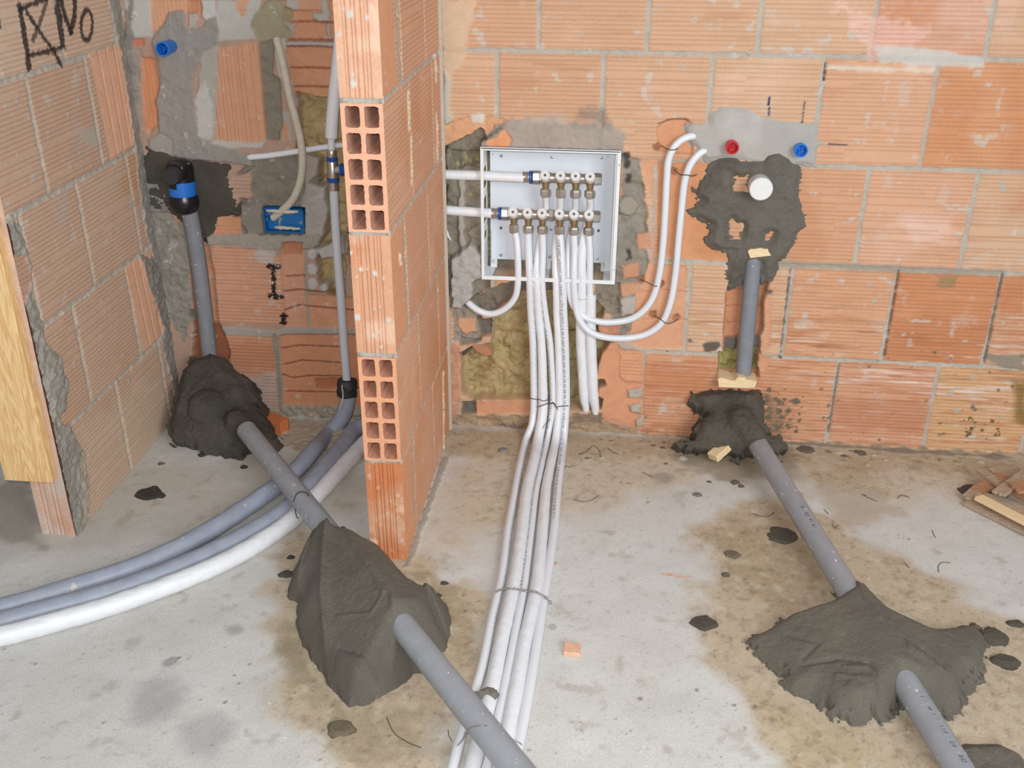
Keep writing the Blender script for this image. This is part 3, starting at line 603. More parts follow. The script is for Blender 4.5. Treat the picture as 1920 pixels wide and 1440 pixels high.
    o = put('wall_back', f.mesh('wall_back', (0, 0, 0), (1, 0, 0), (0, 0, 1), (0, -1, 0)), M_FIELD); tag(o, kind='structure')
    return o
build_back_wall()

# ================================================================== LEFT WALL
def ribs_patch(w, h, ribs, deep=.003, du=.0016, dv=.004, col=BR, seed=0, base=0):
    f = Field(0, w, 0, h, du, dv); f.blend((slice(None), slice(None)), np.ones(f.U.shape), col, h=0, b=.4, var=.08, vf=25)
    f.stain((228, 196, 172), 14, .1, .6, .6, seed); f.stain((196, 118, 72), 10, .2, .6, .5, seed+2)
    for r in ribs:
        q_ = np.clip(1-np.abs(f.U-r+.0008*fbm(f.V*14, f.U*0+r*90, 2))/.0026, 0, 1); f.h -= deep*1.3*q_
        f.c = f.c*(1-.3*q_[..., None])+lin((170, 112, 80))*.3*q_[..., None]
    f.h += .0008*fbm(f.U*50+seed, f.V*50)
    rng = random.Random(seed); f.splat(16, (0, w, 0, h), (.0015, .006), MO_L, rng, h=.001)
    f.b *= 1
    return f
def build_left_wall():
    y0 = -.652
    f = Field(y0, 0.0, -.02, 1.31, .003, .00208)
    rows = [(.0, .254, [-.80, -.602, -.341, -.079, .2], {}), (.265, .514, [-.90, -.71, -.466, -.192, .1], {}),
            (.526, .774, [-.85, -.60, -.352, -.09, .2], {}), (.786, 1.034, [-.90, -.73, -.472, -.212, -.10, .1], {}), (1.046, 1.31, [-.8, -.56, -.30, -.04, .2], {})]
    rows[1] = (.265, .514, [-.90, -.73, -.467, -.188, -.07, .1], {})
    f.bricks(rows, 0, col=(200, 170, 146), seed=4)
    f.stain((200, 150, 108), 5, .1, .6, .5, 11, f.g); f.stain((180, 172, 166), 8, .2, .7, .5, 12, f.g); f.stain(MO_L, 34, .45, .58, .5, 14)
    rng = random.Random(8); f.splat(150, (y0, 0, 0, 1.3), (.0015, .008), MO, rng, h=.001)
    # pieces laid with the grooves upright
    for q in (((168, 100), (228, 82), (257, 262), (208, 300)), ((235, 500), (283, 470), (314, 615), (270, 660))):
        f.paint(LW(*q), (228, 176, 144), amp=.003, soft=.002, h=0, g=0)
        P = np.array(LW(*q)); a, b = P[:, 0].min(), P[:, 0].max()
        for k in range(1, 4):
            t = k/4; pa = P[0]*(1-t)+P[1]*t; pb = P[3]*(1-t)+P[2]*t
            f.stroke([tuple(pa), tuple(pb)], .0022, (168, 120, 92), amp=.0006, soft=.001, h=-.004, g=0)
    # mortar down the corner and the joints
    f.paint([(-.075, 1.31), (-.03, 1.0), (-.035, .8), (-.05, .6), (-.03, .5), (-.035, .3), (-.06, .24), (-.02, 0), (.01, 0), (.01, 1.31)], (150, 145, 137), amp=.012, h=.003, hn=.004, g=0, b=1.6, var=.15)
    f.paint(LW((220, 0), (240, 0), (250, 100), (235, 90), (222, 40)), (152, 147, 140), amp=.01, h=.003, hn=.004, g=0, b=1.5)
    f.paint(LW((150, 250), (185, 230), (190, 270), (165, 275)), (176, 168, 156), amp=.016, soft=.01, al=.8, g=0)
    f.paint(LW((262, 480), (285, 480), (345, 600), (340, 690), (325, 660), (300, 600)), (140, 135, 126), amp=.01, h=.004, hn=.006, g=0, b=1.8)
    # dirty lower end and smeared near edge
    f.paint(LW((15, 400), (36, 425), (58, 500), (60, 560), (75, 605), (80, 640), (112, 670), (125, 720), (122, 770), (105, 790), (130, 800), (155, 850), (165, 910), (165, 970), (150, 1036), (80, 1045), (60, 900), (0, 500)), (158, 152, 142), amp=.008, h=.006, hn=.006, g=0, b=1.8, var=.16, vf=25)
    f.paint(LW((45, 480), (60, 520), (40, 590), (20, 480)), (206, 160, 136), amp=.008, al=.8, g=1, h=.002)
    f.paint(LW((75, 690), (100, 700), (100, 790), (80, 780)), (190, 184, 172), amp=.01, soft=.008, al=.7)
    f.paint(LW((140, 800), (300, 700), (330, 780), (320, 860), (160, 1030)), (208, 188, 164), amp=.03, soft=.03, nf=18, al=.45)
    # graffiti: a crossed box, N and o, sprayed black
    SP = (40, 38, 40)
    def st(*p, r=.0095, al=.94): f.stroke(LW(*p), r, SP, amp=.0045, nf=190, soft=.003, al=al)
    st((37, 12), (45, 60), (52, 100), (55, 128)); st((38, 18), (60, 8), (90, -4), r=.005); st((50, 22), (75, 60), (100, 95), (116, 122), r=.006)
    st((88, 0), (78, 35), (62, 75), r=.006, al=.8); st((52, 105), (85, 98), (122, 88), r=.0055)
    st((107, -5), (112, 30), (118, 80), r=.0095); st((115, 0), (122, 30), (133, 58), r=.0085); st((133, 60), (140, 30), (141, -5), r=.0095)
    st(*[(163+11*math.cos(t*.628), 47+29*math.sin(t*.628)+ -2*math.cos(t*.628)) for t in range(11)], r=.0062)
    st((0, 40), (1, 52), r=.003)
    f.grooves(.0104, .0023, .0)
    end = ribs_patch(.082, 1.32, [.018, .028, .046, .056], seed=31, col=(204, 170, 150))
    end.stain((196, 186, 174), 12, -.2, .4, .7, 3)
    m1 = f.mesh('a', (XL, 0, 0), (0, 1, 0), (0, 0, 1), (1, 0, 0))
    m2 = end.mesh('b', (XL-.082, y0, -.02), (1, 0, 0), (0, 0, 1), (0, -1, 0))
    bk = Field(0, .65, 0, 1.33, .02, .02); bk.blend((slice(None), slice(None)), np.ones(bk.U.shape), BR, h=0)
    m3 = bk.mesh('c', (XL-.082, y0, -.02), (0, 1, 0), (0, 0, 1), (-1, 0, 0))
    o = put('wall_left', merge_me('wall_left', [m1, m2, m3]), M_FIELD); tag(o, kind='structure')
build_left_wall()

# ================================================================== PARTITION (hollow bricks)
def build_partition():
    ya, yb, xa, xb = -.66, -.03, XP-.082, XP
    f = Field(ya, yb, -.005, 1.31, .003, .00208)
    rows = [(.0, .252, [-.67, -.525, -.265, -.0], {}), (.262, .512, [-.67, -.412, -.15, .1], {}),
            (.522, .774, [-.67, -.51, -.25, .1], {}), (.784, 1.034, [-.67, -.405, -.14, .1], {}), (1.044, 1.31, [-.68, -.47, -.21, .1], {})]
    f.bricks(rows, 0, col=(220, 164, 130), seed=9)
    f.stain((208, 142, 98), 5, .0, .5, .55, 21, f.g); f.stain((236, 186, 158), 7, .2, .7, .5, 22, f.g)
    f.stain((206, 132, 82), 3, .1, .6, .5, 25, sm(.55-f.V, 0, .3)*f.g)
    # plain end strips beside the upright pieces
    for v0, v1 in ((.0, .252), (.522, .774), (1.044, 1.31)): f.paint([(-.67, v0), (-.535, v0), (-.535, v1), (-.67, v1)], (226, 152, 108), amp=.002, g=0, h=0)
    for v0, v1, u in ((1.044, 1.31, -.49), (.522, .774, -.52), (0, .252, -.53)):
        f.stroke([(u, v0), (u-.004, v1)], .012, (188, 172, 148), amp=.006, h=-.003, hn=.002, g=0, b=1.4)
    rng = random.Random(12); f.splat(110, (ya, yb, 0, 1.3), (.0012, .005), (214, 204, 186), rng, h=.001)
    for (x, y0_, y1_) in ((765, 175, 245), (770, 260, 340), (815, 105, 150), (818, 215, 300), (830, 700, 850), (560+565/3, 480, 495)):
        f.stroke(PP((x, y0_), (x+2, y1_)), .006, (214, 206, 180), amp=.007, nf=110, h=.004, hn=.003, b=2)
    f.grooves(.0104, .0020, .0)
    ms = [f.mesh('a', (xb, 0, 0), (0, 1, 0), (0, 0, 1), (1, 0, 0))]
    g = Field(ya, yb, -.005, 1.31, .006, .00208)
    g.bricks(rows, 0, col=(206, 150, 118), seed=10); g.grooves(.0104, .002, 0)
    ms.append(g.mesh('b', (xa, 0, 0), (0, 1, 0), (0, 0, 1), (-1, 0, 0)))
    k = Field(0, .082, 0, 1.315, .01, .01); k.blend((slice(None), slice(None)), np.ones(k.U.shape), MO)
    ms.append(k.mesh('k', (xa, yb, -.005), (1, 0, 0), (0, 0, 1), (0, 1, 0)))
    # end face: upright grooved pieces and open hollow ends
    for i, (v0, v1) in enumerate(((.0, .252), (.522, .774), (1.044, 1.31))):
        e = ribs_patch(.082, v1-v0, [.014, .019, .030, .037, .048, .055, .061], seed=40+i, col=((204, 138, 96), (206, 152, 118), (214, 166, 136))[i])
        if i == 0: e.stain((190, 104, 52), 8, -.1, .4, .6, 5); e.stain((236, 196, 168), 30, .25, .5, .6, 6)
        ms.append(e.mesh('e', (xa, ya, v0), (1, 0, 0), (0, 0, 1), (0, -1, 0)))
    # mortar beds seen from the end
    for v0, v1 in ((.252, .262), (.512, .522), (.774, .784), (1.034, 1.044)):
        e = Field(0, .082, 0, v1-v0+.004, .002, .002); e.blend((slice(None), slice(None)), np.ones(e.U.shape), MO, h=-.004, hn=.006, b=2, var=.15)
        ms.append(e.mesh('m', (xa, ya, v0-.002), (1, 0, 0), (0, 0, 1), (0, -1, 0)))
    # hollow ends: 2 x 5 cells
    def hollow(v0, v1, colr, inner, seed):
        rg = random.Random(seed); co = []; fc = []; cl = []
        w = .082; H = v1-v0; n = 32
        def add(p, c): co.append(p); cl.append(lin(c)); return len(co)-1
        for ci in range(2):
            for rj in range(5):
                X0 = xa+w*(.5*ci); X1 = xa+w*(.5*(ci+1)); Z0 = v0+H*rj/5; Z1 = v0+H*(rj+1)/5
                wl = .0062 if ci else .0095; wr = .0062 if ci == 0 else .0085
                wl = .0085 if ci == 0 else .0045; wr = .0045 if ci == 0 else .0085
                a0, a1, b0, b1 = X0+wl, X1-wr, Z0+.0052, Z1-.0052
                cx, cz = (a0+a1)/2, (b0+b1)/2; R = .0036
                outer, inn, back = [], [], []
                for t in range(n):
                    q = 2*math.pi*(t+.5)/n; dx, dz = math.cos(q), math.sin(q)
                    # outer rectangle
                    s1 = min(((X1-cx) if dx > 0 else (cx-X0))/max(abs(dx), 1e-6), ((Z1-cz) if dz > 0 else (cz-Z0))/max(abs(dz), 1e-6))
                    hx, hz = (a1-a0)/2, (b1-b0)/2
                    s2 = min(hx/max(abs(dx), 1e-6), hz/max(abs(dz), 1e-6)); px, pz_ = dx*s2, dz*s2
                    # rounded corners
                    ex, ez = abs(px)-(hx-R), abs(pz_)-(hz-R)
                    if ex > 0 and ez > 0:
                        l = math.hypot(ex, ez); px = math.copysign(hx-R+ex/l*R, px); pz_ = math.copysign(hz-R+ez/l*R, pz_)
                    j = rg.uniform(-.0006, .0006)
                    outer.append(add((cx+dx*s1, ya, cz+dz*s1), colr)); inn.append(add((cx+px+j, ya+.0003, cz+pz_+j), colr))
                    back.append((cx+px, cz+pz_))
                rim = [add((co[i_][0], ya+.0004, co[i_][2]), inner) for i_ in inn]
                bk = [add((p[0], ya+.24, p[1]), inner) for p in back]; cc = add((cx, ya+.24, cz), inner)
                # outer corners
                for t in range(n):
                    u = (t+1) % n
                    fc.append((outer[t], outer[u], inn[u], inn[t])); fc.append((rim[t], rim[u], bk[u], bk[t]))
                for t in range(0, n, 2): fc.append((bk[t], bk[t+1], bk[(t+2) % n], cc))
                cn = [add(p, colr) for p in ((X1, ya, Z1), (X0, ya, Z1), (X0, ya, Z0), (X1, ya, Z0))]
                for cidx, (sx, sz) in enumerate(((1, 1), (-1, 1), (-1, -1), (1, -1))):
                    # triangle filling each outer corner
                    best = [t for t in range(n) if (math.cos(2*math.pi*(t+.5)/n)*sx > 0 and math.sin(2*math.pi*(t+.5)/n)*sz > 0)]
                    for t in best:
                        u = (t+1) % n; a_, b_ = co[outer[t]], co[outer[u]]
                        if abs(a_[0]-b_[0]) > 1e-5 and abs(a_[2]-b_[2]) > 1e-5: fc.append((outer[t], outer[u], cn[cidx], cn[cidx]))
        tri = [f_ for f_ in fc]
        bm = bmesh.new(); V = [bm.verts.new(c) for c in co]
        for f_ in tri:
            s_ = []
            for q in f_:
                if V[q] not in s_: s_.append(V[q])
            if len(s_) >= 3:
                try: bm.faces.new(s_)
                except ValueError: pass
        for f_ in bm.faces: f_.smooth = False
        me = bpy.data.meshes.new('h'); bm.to_mesh(me); bm.free()
        a = me.attributes.new('Col', 'FLOAT_COLOR', 'POINT'); c4 = np.ones((len(co), 4), np.float32); c4[:, :3] = np.array(cl); a.data.foreach_set('color', c4.ravel())
        b = me.attributes.new('Bmp', 'FLOAT', 'POINT'); b.data.foreach_set('value', np.full(len(co), .5, np.float32))
        return me
    ms.append(hollow(.262, .512, (220, 160, 124), (204, 150, 124), 1)); ms.append(hollow(.784, 1.034, (222, 168, 138), (204, 158, 136), 2))
    o = put('wall_middle', merge_me('wall_middle', ms), M_FIELD); tag(o, kind='structure')
    return xa, xb, ya, yb
build_partition()

# ================================================================== FLOOR
def build_floor():
    f = Field(-1.95, 1.9, -1.95, .1, .0036, .0036)
    f.blend((slice(None), slice(None)), np.ones(f.U.shape), (203, 200, 194), h=0, hn=.0012, hf=18, b=.9, var=.07, vf=14)
    f.stain((212, 210, 206), 4, -.1, .5, .6, 31); f.stain((186, 183, 178), 11, .1, .8, .4, 32); f.stain((176, 173, 168), 60, .2, .8, .5, 33); f.stain((150, 147, 142), 120, .42, .7, .5, 34)
    f.paint(FL((760, 1060), (835, 860), (850, 800), (1200, 810), (1910, 850), (1990, 850), (1920, 940), (1700, 930), (1500, 900), (1300, 900), (1080, 950), (930, 1000), (800, 1080)), (196, 180, 156), amp=.10, soft=.06, nf=9, al=.8)
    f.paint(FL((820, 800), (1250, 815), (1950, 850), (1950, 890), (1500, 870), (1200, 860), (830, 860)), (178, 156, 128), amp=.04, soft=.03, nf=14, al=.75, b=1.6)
    f.paint(FL((-400, 900), (340, 870), (640, 820), (700, 900), (640, 960), (350, 1000), (200, 1030), (-400, 1100)), (186, 180, 168), amp=.06, soft=.05, nf=10, al=.7)
    f.paint(FL((-50, 905), (60, 905), (85, 1030), (-50, 1000)), (150, 138, 126), amp=.02, soft=.02, nf=20, al=.8)
    f.paint(FL((480, 790), (640, 790), (690, 830), (690, 870), (560, 850), (500, 830)), (176, 160, 138), amp=.02, soft=.02, nf=30, al=.8, b=2, hn=.004, h=.003)
    # damp sand-coloured halos round the mounds
    TAN = (188, 168, 142)
    f.paint(FL((515, 1045), (560, 1000), (700, 1020), (790, 1040), (830, 1085), (900, 1100), (930, 1150), (900, 1260), (850, 1340), (800, 1400), (860, 1500), (640, 1440), (540, 1340), (505, 1240), (500, 1120)), TAN, amp=.05, soft=.034, nf=16, al=.9)
    f.paint(FL((540, 1150), (600, 1250), (640, 1340), (560, 1290), (510, 1210)), (142, 128, 104), amp=.04, soft=.03, nf=25, al=.8)
    f.paint(FL((590, 1320), (760, 1330), (900, 1420), (700, 1440), (600, 1400)), (154, 138, 112), amp=.05, soft=.03, nf=20, al=.7)
    f.paint(FL((780, 1060), (850, 1100), (900, 1180), (860, 1280), (830, 1200)), (160, 142, 112), amp=.03, soft=.02, nf=25, al=.7)
    f.paint(FL((1285, 1170), (1330, 1080), (1300, 990), (1380, 940), (1500, 930), (1600, 1000), (1700, 1050), (1790, 1110), (1880, 1140), (1990, 1200), (1990, 1500), (1470, 1500), (1440, 1400), (1380, 1290), (1320, 1240)), TAN, amp=.06, soft=.034, nf=14, al=.9)
    f.paint(FL((1330, 1000), (1480, 960), (1560, 1080), (1480, 1150), (1380, 1130)), (158, 138, 108), amp=.06, soft=.04, nf=16, al=.55)
    f.paint(FL((1500, 870), (1640, 880), (1680, 960), (1600, 1000), (1520, 930)), (170, 146, 112), amp=.05, soft=.03, nf=18, al=.5)
    f.paint(FL((1420, 1300), (1560, 1350), (1700, 1440), (1480, 1440)), (176, 158, 118), amp=.04, soft=.03, nf=20, al=.5)
    f.paint(FL((1280, 800), (1480, 840), (1500, 900), (1350, 900), (1270, 860)), (140, 124, 102), amp=.04, soft=.03, nf=22, al=.7)
    f.stain((142, 128, 104), 22, .35, .6, .3, 36)
    tn = sm(f.c[..., 0]-f.c[..., 2], .13, .2); f.stain((120, 106, 84), 70, .0, .8, .55, 37, tn); f.stain((206, 194, 170), 45, .0, .7, .5, 38, tn); f.stain((112, 98, 78), 160, .25, .7, .5, 39, tn)
    # flat grey splats and dark crumbs
    rng = random.Random(21)
    for (x, y, r, c) in [(1242, 896, .028, (150, 143, 132)), (1313, 885, .02, (170, 162, 150)), (935, 905, .02, (170, 160, 146)), (290, 1310, .06, (168, 166, 164)), (400, 1370, .05, (172, 170, 167)), (440, 1180, .02, (160, 158, 154)), (320, 1240, .014, (150, 148, 144)), (1036, 1175, .009, (160, 158, 154))]:
        f.disc(*fz(x, y), r, c, amp=r*.6, soft=r*.4, nf=.6/r, al=.75)
    for reg in (((880, 1260, 1440, 1420), 0), ((1300, 1000, 1900, 1430), 1), ((520, 1100, 900, 1430), 1), ((1150, 850, 1900, 1000), 0), ((0, 1200, 520, 1430), 0)):
        (a, b, c, d), k = reg
        for i in range(110 if k else 34):
            x, y = rng.uniform(a, c), rng.uniform(b, d)
            if k == 1 and not (a < x < c): continue
            f.disc(*fz(x, y), (.0009+.0036*rng.random()**3), rng.choice([(130, 118, 100), (146, 136, 120), (112, 104, 92)]), amp=.002, soft=.0015, nf=200, al=.85, h=.0012)
    for i in range(40): f.disc(*fz(rng.uniform(500, 1900), rng.uniform(1000, 1440)), rng.uniform(.001, .0022), (232, 230, 226), amp=.001, soft=.001, nf=300, h=.001)
    for (x, y) in [(1040, 1057), (600, 965), (1255, 1078), (580, 905), (365, 1010)]: f.disc(*fz(x, y), .007, (214, 140, 100), amp=.005, soft=.002, nf=120, al=.8)
    f.stroke(FL((1240, 1076), (1275, 1082), (1295, 1080)), .0035, (222, 150, 120), amp=.004, nf=120, al=.6)
    f.stroke(FL((835, 862), (800, 960), (765, 1062)), .008, (160, 152, 140), amp=.006, nf=50, al=.8, h=.003, b=2)
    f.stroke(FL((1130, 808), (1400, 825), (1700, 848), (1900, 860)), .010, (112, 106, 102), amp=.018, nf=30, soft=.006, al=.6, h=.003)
    for i in range(40): f.disc(*fz(rng.uniform(1100, 1900), rng.uniform(822, 872)), rng.uniform(.002, .010), rng.choice([(120, 110, 98), (150, 138, 122), (196, 186, 172), (104, 96, 88)]), amp=.006, soft=.003, nf=90, h=.003)
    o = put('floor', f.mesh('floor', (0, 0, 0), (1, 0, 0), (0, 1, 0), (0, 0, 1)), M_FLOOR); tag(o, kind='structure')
build_floor()

# ================================================================== HEAPS OF MORTAR
def heap(name, poly, O, U, V, N, hfun, col, label, cat='mortar', amp=.008, nf=45, step=.003, group=None, mt=None, var=.16, parent=None, holes=(), edge=.01, low=-.012, skirt=0, tint=None, rough_n=.003, blur=0, crease=()):
    P = np.array(poly); f = Field(P[:, 0].min()-.03, P[:, 0].max()+.03, P[:, 1].min()-.03, P[:, 1].max()+.03, step, step)
    d = sdf(poly, f.U, f.V)
    for hl in holes: d = np.maximum(d, -sdf(hl, f.U, f.V))
    dc0 = d; d = d+amp*fbm(f.U*nf, f.V*nf, 4)
    f.blend((slice(None), slice(None)), np.ones(f.U.shape), col, var=var, vf=18)
    if tint: f.stain(tint[0], tint[1], tint[2], tint[3], tint[4], 3)
    hh = hfun(f.U, f.V, np.maximum(-dc0, 0))
    for _ in range(blur):
        q_ = np.pad(hh, 1, mode='edge'); hh = (q_[:-2, 1:-1]+q_[2:, 1:-1]+q_[1:-1, :-2]+q_[1:-1, 2:]+2*hh)/6
    for pts_, w_, a_ in crease: hh = hh+a_*np.exp(-(line_d(pts_, f.U, f.V)+.002*fbm(f.U*50, f.V*50, 3))**2/w_**2)*sm(-dc0, 0, .02)
    hh = np.minimum(hh, .002+np.maximum(-d, 0)*4)+.5*rough_n*fbm(f.U*110, f.V*110, 3)*sm(-d, 0, .02)
    f.h = np.where(d < 0, hh, low*np.clip(d/edge, 0, 1))
    if skirt: f.h = np.where(d < 0, hh, -skirt*sm(d, 0, step*1.5))
    me = f.mesh(name, O, U, V, N, mask=d < (edge if not skirt else step*1.6))
    o = put(name, me, mt or M_WET)
    if parent is not None: o.parent = parent
    return tag(o, label, cat, group)
FLO = dict(O=(0, 0, 0), U=(1, 0, 0), V=(0, 1, 0), N=(0, 0, 1))
WAL = dict(O=(0, 0, 0), U=(1, 0, 0), V=(0, 0, 1), N=(0, -1, 0))
# drains on the floor
DL = [PF(462, 806, .086), PF(955, 1425, .082), ]; d_ = DL[1]-DL[0]; DL = [DL[0], DL[0]+d_*.5, DL[1]+d_*.16]
DR = [PF(1405, 808, .062), PF(1805, 1455, .031)]; d_ = DR[1]-DR[0]; DR = [DR[0], DR[0]+d_*.5, DR[1]+d_*.1]
def axis_dist(u, v, A, B):
    A = np.array(A[:2]); B = np.array(B[:2]); e = B-A; e /= np.linalg.norm(e)
    return (u-A[0])*e[1]-(v-A[1])*e[0], (u-A[0])*e[0]+(v-A[1])*e[1]
def hl(u, v, e):
    s, t = axis_dist(u, v, DL[0], DL[-1])
    tent = .150-.66*np.abs(s+.006)*np.where(s > 0, 1.0, .92)
    rnd = -np.log(np.exp(-30*np.clip(tent, -.1, .2))+np.exp(-30*(.150+0*s)))/30
    h = np.minimum(rnd, e*1.9+.004)
    h = np.maximum(h, .006*sm(e, 0, .01))
    for pts, w_, a_ in ((FL((600, 1020), (572, 1085), (558, 1130), (565, 1170)), .009, .014), (FL((628, 1020), (615, 1100), (612, 1200), (620, 1290)), .009, .015), (FL((655, 1060), (680, 1120), (730, 1180), (750, 1230)), .009, .008), (FL((770, 1110), (805, 1160), (835, 1190)), .005, .012)):
        h = h+a_*np.exp(-(line_d(pts, u, v)/w_)**2)*sm(e, 0, .02)
    h -= .014*np.exp(-(line_d(FL((755, 1105), (800, 1170), (830, 1200)), u, v)/.007)**2)
    h += .004*fbm(u*9, v*9, 2)*sm(e, 0, .03)
    return h
heap('mortar_mound', FL((598, 1018), (562, 1048), (545, 1085), (540, 1118), (560, 1135), (556, 1180), (576, 1222), (600, 1255), (625, 1295), (655, 1328), (690, 1322), (745, 1292), (778, 1262), (800, 1262), (838, 1215), (846, 1170), (840, 1138), (810, 1125), (790, 1128), (772, 1100), (745, 1068), (700, 1052), (660, 1040), (630, 1020)), hfun=hl, col=(112, 106, 95), label='large wet grey mortar mound over the drain pipe, in front of the hollow brick partition', blur=14, crease=[(FL((612, 1018), (585, 1075), (562, 1120), (563, 1165)), .0035, .007), (FL((630, 1025), (614, 1090), (606, 1170), (612, 1250), (618, 1290)), .0035, .007), (FL((640, 1050), (665, 1105), (705, 1165), (725, 1205)), .004, .006), (FL((725, 1205), (700, 1230), (640, 1215)), .004, .004), (FL((740, 1215), (745, 1255), (735, 1290)), .004, .005), (FL((765, 1105), (800, 1160), (838, 1195)), .003, -.010), (FL((775, 1100), (815, 1150), (842, 1180)), .004, .006), (FL((640, 1260), (690, 1285), (720, 1300)), .006, -.006)], tint=((92, 87, 79), 9, 0, .6, .5), **FLO)
def hr(u, v, e):
    s, t = axis_dist(u, v, DR[0], DR[-1])
    tent = .090-.30*np.abs(s)
    rnd = -np.log(np.exp(-30*np.clip(tent, -.1, .2))+np.exp(-30*(.118+0*s)))/30
    h = np.minimum(np.maximum(rnd, .012), e*1.5+.003)
    c = fz(1610, 1330); r = np.hypot(u-c[0], v-c[1]); h = h+.006*np.cos(r*260)*np.exp(-(r/.06)**2)
    h += .006*fbm(u*10, v*10, 2)*sm(e, 0, .03)+.003*fbm(u*45, v*45, 3)*sm(fbm(u*7, v*7, 2), 0, .3)
    h += .012*np.exp(-(line_d(FL((1700, 1270), (1750, 1300), (1790, 1310)), u, v)/.008)**2)
    return h
heap('mortar_mound', FL((1572, 1108), (1600, 1105), (1640, 1130), (1680, 1170), (1740, 1192), (1800, 1180), (1830, 1170), (1850, 1205), (1845, 1240), (1840, 1275), (1810, 1305), (1810, 1340), (1770, 1345), (1700, 1330), (1660, 1350), (1600, 1360), (1560, 1345), (1520, 1310), (1480, 1300), (1455, 1260), (1420, 1230), (1395, 1205), (1430, 1190), (1470, 1165), (1530, 1150), (1560, 1130)), hfun=hr, col=(118, 112, 100), label='large spreading wet mortar mound over the drain pipe at lower right', blur=14, crease=[(FL((1595, 1130), (1615, 1180), (1640, 1215)), .004, .006), (FL((1660, 1215), (1688, 1250), (1695, 1275)), .004, .005), (FL((1500, 1270), (1570, 1275), (1620, 1290), (1640, 1330)), .005, -.006), (FL((1575, 1290), (1620, 1300), (1635, 1335)), .003, .004), (FL((1560, 1300), (1600, 1312), (1612, 1340)), .003, .004), (FL((1720, 1262), (1760, 1300), (1800, 1305)), .005, -.007), (FL((1475, 1215), (1530, 1240), (1500, 1262)), .006, -.004)], amp=.024, nf=75, tint=((104, 99, 90), 9, 0, .5, .5), **FLO)
heap('mortar_mound', FL((1775, 1405), (1810, 1395), (1870, 1395), (1915, 1415), (1935, 1460), (1900, 1520), (1800, 1500), (1770, 1440)), hfun=lambda u, v, e: np.minimum(e*.8, .02)+.004*fbm(u*40, v*40, 3)*sm(e, 0, .02), col=(120, 115, 102), label='flat wet mortar pat at the bottom right corner beside the drain pipe', **FLO)
# piles in the corners, sloping from wall to floor
def slope_pile(pts_px, zt, yb, hfun, col, label, skirt, **k):
    """tilted plane from the wall at height zt (y=0) to the floor at y=yb"""
    A = np.array([0, 0, zt]); B = np.array([0, yb, 0]); Vd = (A-B)/np.linalg.norm(A-B); Ud = np.array([1., 0, 0]); N = np.cross(Ud, Vd)
    poly = []
    for x, y in pts_px:
        d = ray(x, y); t = ((B-CAM)@N)/(d@N); p = CAM+t*d-B; poly.append((p@Ud, p@Vd))
    o = heap('mortar_pile', poly, B, Ud, Vd, N, hfun, col, label, skirt=skirt, **k)
    return o, lambda x, y: (lambda p: (p@Ud, p@Vd))(CAM+ray(x, y)*(((B-CAM)@N)/(ray(x, y)@N))-B), (B, Ud, Vd, N)
zt, yb = .24, -.26
_A = np.array([0, 0, zt]); _B = np.array([0, yb, 0]); _V = (_A-_B)/np.linalg.norm(_A-_B); _N = np.cross([1., 0, 0], _V)
def tp(x, y, B=_B, V=_V, N=_N):
    d = ray(x, y); p = CAM+d*(((B-CAM)@N)/(d@N))-B; return (p[0], p@V)
dc = tp(393, 768)
def hlc(u, v, e):
    h = .024*sm(e, 0, .03)+.009*fbm(u*18, v*18, 3)*sm(e, 0, .02)*sm(np.hypot(u-dc[0], v-dc[1]), .04, .08)
    r = np.hypot(u-dc[0], (v-dc[1])); h = h+.026*np.sqrt(np.clip(1-(r/.052)**2, 0, 1))*1.0
    c2 = tp(470, 815); L = line_d([tp(450, 795), tp(480, 825)], u, v); h = h+.035*np.exp(-(L/.03)**4)*sm(e, 0, .02)
    return h
slope_pile([(378, 668), (400, 662), (420, 668), (432, 690), (458, 700), (462, 720), (475, 740), (488, 770), (500, 800), (518, 825), (512, 845), (490, 838), (465, 850), (460, 868), (430, 862), (400, 850), (370, 842), (345, 832), (320, 828), (314, 800), (322, 770), (330, 740), (338, 700), (358, 672)], zt, yb, hlc, (84, 79, 71), 'dark wet mortar pile with a smooth dome in the left corner, under the black-capped drain', .10, tint=((62, 58, 53), 10, -.1, .4, .6), amp=.016, nf=70, rough_n=.008)
zt2, yb2 = .16, -.15
_A2 = np.array([0, 0, zt2]); _B2 = np.array([0, yb2, 0]); _V2 = (_A2-_B2)/np.linalg.norm(_A2-_B2); _N2 = np.cross([1., 0, 0], _V2)
def hrc(u, v, e):
    h = .026*sm(e, 0, .03)+.014*fbm(u*20+3, v*20, 4)*sm(e, 0, .02)
    L = line_d([tp(1385, 790, _B2, _V2, _N2), tp(1408, 825, _B2, _V2, _N2)], u, v)
    return h+.035*np.exp(-(L/.032)**4)*sm(e, 0, .015)
slope_pile([(1340, 728), (1425, 728), (1432, 750), (1435, 780), (1440, 810), (1470, 822), (1480, 842), (1440, 846), (1400, 850), (1380, 868), (1372, 850), (1330, 846), (1290, 842), (1270, 838), (1268, 828), (1300, 820), (1310, 790), (1322, 775), (1296, 752), (1300, 738)], zt2, yb2, hrc, (94, 88, 78), 'dark wet mortar pile at the wall foot where the right drain turns', .08, amp=.018, nf=75, tint=((76, 70, 63), 16, -.1, .4, .6), rough_n=.010)
